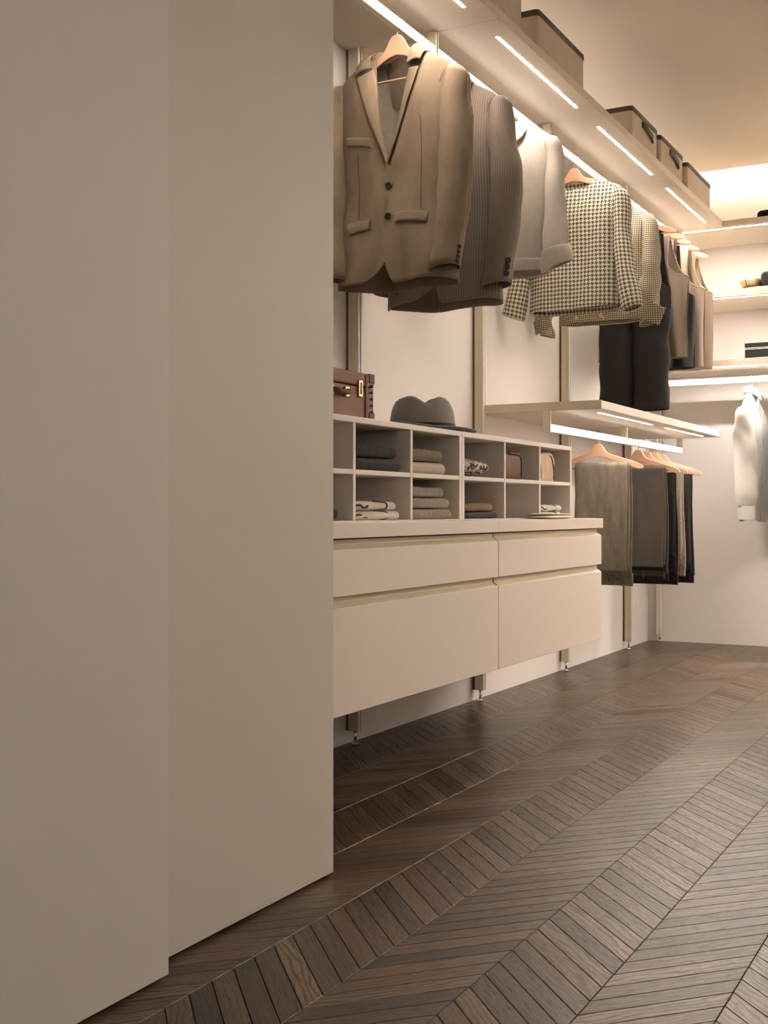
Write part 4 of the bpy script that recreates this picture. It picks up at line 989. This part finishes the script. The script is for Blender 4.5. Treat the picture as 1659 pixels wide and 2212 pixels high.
def folded(label, x1, y0, y1, z, h, mat, depth=0.26, layers=1, seed=0, pipe=None, group=None, cat='folded textile', name='folded_textile', ez=3.0):
    if pipe: layers = 1
    t = thing(name, label, cat, (x1 - depth / 2, (y0 + y1) / 2, z), 0.0, group)
    lh = h / layers
    for k in range(layers):
        w = (y1 - y0); dx = 0.004 * ((k * 7 + seed) % 3 - 1)
        slab('fold_layer', (x1 - depth / 2 + dx, (y0 + y1) / 2 - 0.003 * k, z + k * lh * 0.97), (depth, w - 0.006 * k, lh * 0.93), mat, t, min(lh * 0.46, 0.02), seed + k, 0.0018)
    if pipe:
        yr = y0 + 0.62 * (y1 - y0); xx = x1 + 0.0015
        pts = path([(xx - 0.004, yr - 0.03, z + h * 0.02), (xx, yr + 0.005, z + h * 0.12), (xx + 0.0005, yr + 0.018, z + h * 0.5), (xx, yr + 0.005, z + h * 0.85), (xx - 0.006, yr - 0.05, z + h * 0.99)], 26)
        tube('piping', pts, 0.0022, pipe, t, 6, True)
        pts = path([(xx - 0.006, y0 + 0.002, z + h * 0.5), (xx, y0 + 0.03, z + h * 0.55), (xx, y0 + 0.045, z + h * 0.3), (xx, y0 + 0.065, z + h * 0.3), (xx, y0 + 0.07, z + h * 0.5)], 20)
        tube('piping', pts, 0.003, pipe, t, 6, True)
    return t
ZU, ZL = 0.8678, 0.7343
GA = 'folded textiles in the cubbies'
folded('lower charcoal windowpane knit in the upper second compartment', 0.405, 2.680, 2.968, ZU, 0.036, M['pane'], seed=1, group=GA)
folded('upper charcoal windowpane knit in the upper second compartment', 0.400, 2.680, 2.938, ZU + 0.036, 0.034, M['pane'], seed=2, group=GA)
folded('cream quilted textile below a grey quilted one', 0.400, 3.004, 3.275, ZU, 0.037, M['quiltc'], seed=3, group=GA)
folded('grey quilted textile on top of a cream quilted one', 0.398, 3.004, 3.252, ZU + 0.037, 0.039, M['quiltg'], seed=4, group=GA)
folded('lower ivory folded cotton with black piping below the charcoal knits', 0.404, 2.680, 2.948, ZL, 0.026, M['towel'], seed=5, pipe=M['piping'], group=GA)
folded('upper ivory folded cotton with black piping below the charcoal knits', 0.404, 2.680, 2.938, ZL + 0.026, 0.026, M['towel'], seed=6, pipe=M['piping'], group=GA)
for k, (w_, l) in enumerate(((3.300, 'bottom'), (3.285, 'middle'), (3.270, 'top'))):
    folded(l + ' one of three oatmeal knitted sweaters in a stack', 0.402 - 0.003 * k, 3.004, w_, ZL + 0.0325 * k, 0.0325, M['knit'], seed=7 + k, group=GA)
folded('black folded cotton under the brown one', 0.402, 3.352, 3.652, ZL, 0.022, M['blackc'], seed=11, group=GA)
folded('brown folded cotton on top of the black one', 0.400, 3.352, 3.640, ZL + 0.022, 0.030, M['brownc'], seed=12, group=GA)
folded('lower ivory folded cotton with black piping in the farthest compartment', 0.404, 4.010, 4.266, ZL, 0.024, M['towel'], seed=13, pipe=M['piping'], group=GA)
folded('upper ivory folded cotton with black piping in the farthest compartment', 0.404, 4.010, 4.256, ZL + 0.024, 0.025, M['towel'], seed=14, pipe=M['piping'], group=GA)
folded('crumpled black textile in the lower first compartment by the door', 0.400, 2.42, 2.628, ZL, 0.034, M['blackc'], seed=15, group=GA)
# zebra roll
t = thing('zebra_roll', 'rolled zebra-striped knit in a cubby', 'rolled textile', (0.28, 3.48, ZU))
pillow('roll', (0.272, 3.482, ZU), (0.26, 0.255, 0.066), M['zebra'], t, 5, 2.2, 17, 0.003)
# leather pouch
t = thing('leather_pouch', 'brown leather wash bag with black piping in a cubby', 'bag', (0.29, 3.80, ZU))
slab('body', (0.292, 3.792, ZU), (0.20, 0.200, 0.090), M['pouch'], t, 0.014, 19, 0.002, 14, 2.6, 0.02)
for yy in (3.884,):
    pts = path([(0.385, yy - 0.10, ZU + 0.089), (0.388, yy - 0.03, ZU + 0.088), (0.388, yy - 0.004, ZU + 0.076), (0.388, yy, ZU + 0.05), (0.388, yy - 0.002, ZU + 0.012)], 26)
    tube('piping', pts, 0.0024, M['piping'], t, 6, True)
# beige bag
t = thing('leather_bag', 'beige leather bag with stitched seams in the farthest upper cubby', 'bag', (0.29, 4.12, ZU))
slab('body', (0.295, 4.124, ZU), (0.19, 0.225, 0.108), M['bag'], t, 0.012, 20, 0.005, 14, 2.6, 0.07)
for yy in (4.055, 4.190):
    pts = path([(0.36, yy - 0.012, ZU + 0.104), (0.388, yy - 0.010, ZU + 0.092), (0.393, yy + 0.002, ZU + 0.05), (0.390, yy + 0.012, ZU + 0.008)], 20)
    tube('seam', pts, 0.0022, M['pouch'], t, 6, True)
# flat tray on the worktop
t = thing('oval_tray', 'flat rounded sand-coloured tray on the worktop front edge', 'tray', (0.475, 3.94, 0.7312))
pillow('dish', (0.472, 3.945, 0.7312), (0.105, 0.285, 0.014), M['tray'], t, 3.2, 3.0, 0, 0.0)
pillow('lid', (0.472, 3.945, 0.7440), (0.098, 0.272, 0.007), M['tray'], t, 3.2, 2.4, 0, 0.0)

# ---- hat
HX, HY, HZ = 0.255, 3.375, 1.0055
t = thing('felt_hat', 'grey felt trilby hat with dark band on the cubby unit', 'hat', (HX, HY, HZ), math.radians(42))
n = 72; a = np.linspace(0, 2 * PI, n + 1)
prof = [(1.0, 0.012), (1.0, 0.03), (0.985, 0.05), (0.95, 0.07), (0.90, 0.086), (0.82, 0.102), (0.72, 0.112), (0.60, 0.118), (0.45, 0.118), (0.25, 0.114), (0.02, 0.112)]
P = []
for (r, h) in prof:
    x = 0.104 * r * np.cos(a); y = 0.088 * r * np.sin(a)
    dent = 0.030 * np.exp(-(y / 0.020)**2) * np.clip((h - 0.07) / 0.045, 0, 1) * np.exp(-((x - 0.005) / 0.085)**4)
    side = 1 - 0.16 * np.exp(-((x - 0.060) / 0.032)**2) * np.clip((h - 0.05) / 0.06, 0, 1)
    top = -0.026 * np.exp(-(x / 0.030)**2) * np.clip((h - 0.06) / 0.055, 0, 1)
    P.append(np.stack([x, y * side, h + 0 * x - dent * 0.4 + top], -1))
surf('crown', np.array(P), M['hat'], t, None, 0.002)
P = []
for k in np.linspace(0, 1, 10):
    ext = 0.030 + 0.040 * np.clip(np.cos(a), 0, 1)**1.2 - 0.008 * np.clip(-np.cos(a), 0, 1)
    x = (0.104 + ext * k) * np.cos(a); y = (0.088 + (ext + 0.006) * k) * np.sin(a)
    z = 0.011 - 0.004 * k * np.clip(np.cos(a), 0, 1) + 0.020 * k**2 * np.clip(-np.cos(a), 0, 1) + 0.006 * k**2 * np.abs(np.sin(a))
    P.append(np.stack([x, y, z], -1))
surf('brim', np.array(P), M['hat'], t, None, 0.0035)
P = np.array([np.stack([0.1055 * np.cos(a), 0.0895 * np.sin(a), h + 0 * a], -1) for h in (0.012, 0.018, 0.026, 0.030)])
surf('hat_band', P, M['hatband'], t, None, 0.0015)

# ---- suitcase
t = thing('leather_suitcase', 'small brown leather suitcase with brass latch on the cubby unit', 'suitcase', (0.22, 2.66, 1.0053))
sx0, sx1, sy0, sy1, sz0, sz1 = 0.10, 0.362, 2.40, 2.862, 1.0055, 1.134
b = box('body', sx0, sx1, sy0, sy1, sz0, 1.096, M['leather'], t, 0.006, 3)
box('lid', sx0 - 0.001, sx1 + 0.001, sy0 - 0.001, sy1 + 0.001, 1.0975, sz1, M['leather'], t, 0.006, 3)
for yy in (2.40, 2.862):
    for (za, zb) in ((1.005, 1.030), (1.109, 1.1355)):
        y0_, y1_ = (yy - 0.002, yy + 0.030) if yy < 2.6 else (yy - 0.030, yy + 0.002)
        box('corner_guard', sx1 - 0.028, sx1 + 0.003, y0_, y1_, za, zb, M['leather2'], t, 0.005, 3)
box('strap', sx1 + 0.0002, sx1 + 0.003, 2.812, 2.826, 1.008, 1.13, M['leather2'], t, 0.001)
for k in range(5): lathe('stud', [(0.0005, 0.004), (0.003, 0.003), (0.004, 0.0)], M['leather2'], t, 12, (sx1 + 0.0015, 2.846, 1.030 + 0.018 * k), True, 'x')
lt = box('latch', sx1 + 0.001, sx1 + 0.0055, 2.772, 2.792, 1.068, 1.112, M['brass'], t, 0.001)
box('latch_slot', sx1 + 0.0057, sx1 + 0.0065, 2.778, 2.786, 1.074, 1.106, M['leather2'], lt, 0)
pts = path([(sx1 + 0.003, 2.63, 1.078), (sx1 + 0.016, 2.638, 1.074), (sx1 + 0.020, 2.67, 1.070), (sx1 + 0.016, 2.702, 1.074), (sx1 + 0.003, 2.71, 1.078)], 24)
tube('handle', pts, 0.007, M['leather2'], t, 10, True)
for yy in (2.632, 2.710): box('handle_mount', sx1 + 0.0005, sx1 + 0.006, yy - 0.010, yy + 0.010, 1.062, 1.088, M['brass'], t, 0.001)

# ---- linen storage boxes on the top shelf
def storage(label, y0, y1, handle, x1=0.528, h=0.128):
    z = ZS1 + 0.0006
    t = thing('storage_box', label, 'storage box', ((0.32 + x1) / 2, (y0 + y1) / 2, z), 0, 'linen boxes on the top shelf')
    def rb(nm, x0, x1, y0, y1, z0, z1, mat, r, e=0.0):
        bm = bmesh.new(); seg = 6; prof = []
        for (cx, cy, a0) in ((x1 - r, y1 - r, 0), (x0 + r, y1 - r, PI / 2), (x0 + r, y0 + r, PI), (x1 - r, y0 + r, 1.5 * PI)):
            for k in range(seg + 1): an = a0 + PI / 2 * k / seg; prof.append((cx + r * math.cos(an), cy + r * math.sin(an)))
        m_ = len(prof); V = []; F = []
        zs = [z0, z1]
        for zz in zs: V += [(p[0], p[1], zz) for p in prof]
        for j in range(m_): F.append((j, (j + 1) % m_, m_ + (j + 1) % m_, m_ + j))
        F.append(tuple(range(m_))[::-1]); F.append(tuple(range(m_, 2 * m_)))
        me = bpy.data.meshes.new(nm); me.from_pydata(V, [], F)
        uv_set(me, [(v[1] + v[0], v[2]) for v in V]); bm.free()
        return link(nm, me, mat, t)
    rb('body', 0.32, x1, y0, y1, z, z + h - 0.020, M['linen'], 0.014)
    rb('rim', 0.317, x1 + 0.003, y0 - 0.003, y1 + 0.003, z + h - 0.0195, z + h - 0.008, M['rim'], 0.016)
    rb('rim_top', 0.319, x1 + 0.002, y0 - 0.001, y1 + 0.001, z + h - 0.0078, z + h, M['rim'], 0.015)
    if handle:
        yc = (y0 + y1) / 2 + 0.03
        hp = path([(x1 + 0.001, yc - 0.075, z + 0.088), (x1 + 0.006, yc - 0.068, z + 0.088), (x1 + 0.014, yc - 0.02, z + 0.074), (x1 + 0.014, yc + 0.03, z + 0.066), (x1 + 0.006, yc + 0.072, z + 0.062), (x1 + 0.001, yc + 0.078, z + 0.062)], 26)
        P = np.array([[(p[0], p[1], p[2] - 0.013 + 0.026 * v) for v in np.linspace(0, 1, 5)] for p in hp])
        surf('handle', P, M['rim'], t, P[:, :, [1, 2]], 0.0025, True)
    return t
storage('grey linen storage box cut off by the top picture edge', 3.05, 3.545, False)
storage('largest grey linen storage box without a handle, dark rim', 3.680, 4.145, False)
storage('grey linen storage box with a strap handle, nearest of two with handles', 4.740, 5.115, True)
storage('grey linen storage box with a strap handle, farther of two with handles', 5.170, 5.553, True)
storage('grey linen storage box without handle nearest the corner', 5.640, 6.100, False)

# ---- things on the back shelves
folded('dark grey knit lying on the topmost back shelf', 0.99, 6.40, 6.70, ZS1 + 0.0005, 0.052, M['greyknit'], depth=0.295, seed=31, cat='folded textile')
folded('flat camel cotton lying under the rolled textile', 1.02, 6.40, 6.72, 1.9205, 0.020, M['camel'], depth=0.40, seed=32)
t = thing('straw_roll', 'straw-coloured ribbed roll tied with a cord on the back shelf', 'rolled textile', (0.65, 6.55, 1.9405))
pillow('roll', (0.650, 6.545, 1.9405), (0.105, 0.27, 0.072), M['straw'], t, 5, 2.3, 33, 0.001)
tube('cord', [(0.64, 6.545 + 0.1375 * math.cos(a_), 1.9765 + 0.0375 * math.sin(a_)) for a_ in np.linspace(0, 2 * PI, 40)], 0.0018, M['leather2'], t, 6, True)
folded('charcoal folded textile beside the straw-coloured roll', 1.02, 6.41, 6.71, 1.9408, 0.082, M['greyknit'], depth=0.31, seed=34)
folded('small black textile on top of the charcoal one', 1.02, 6.42, 6.70, 2.0232, 0.035, M['blackc'], depth=0.28, seed=35)
t = thing('black_box', 'flat black lidded box with white edge lines on the back shelf', 'box', (0.80, 6.62, 1.5585))
box('base', 0.618, 1.00, 6.50, 6.76, 1.5585, 1.622, M['boxblack'], t, 0.001)
box('edge_line', 0.616, 1.002, 6.498, 6.762, 1.6225, 1.6245, M['whitep'], t, 0)
box('gap_line', 0.619, 0.999, 6.501, 6.759, 1.6246, 1.629, M['boxblack'], t, 0)
box('edge_line', 0.616, 1.002, 6.498, 6.762, 1.6292, 1.6312, M['whitep'], t, 0)
box('lid', 0.617, 1.001, 6.499, 6.761, 1.6313, 1.656, M['boxblack'], t, 0.001)
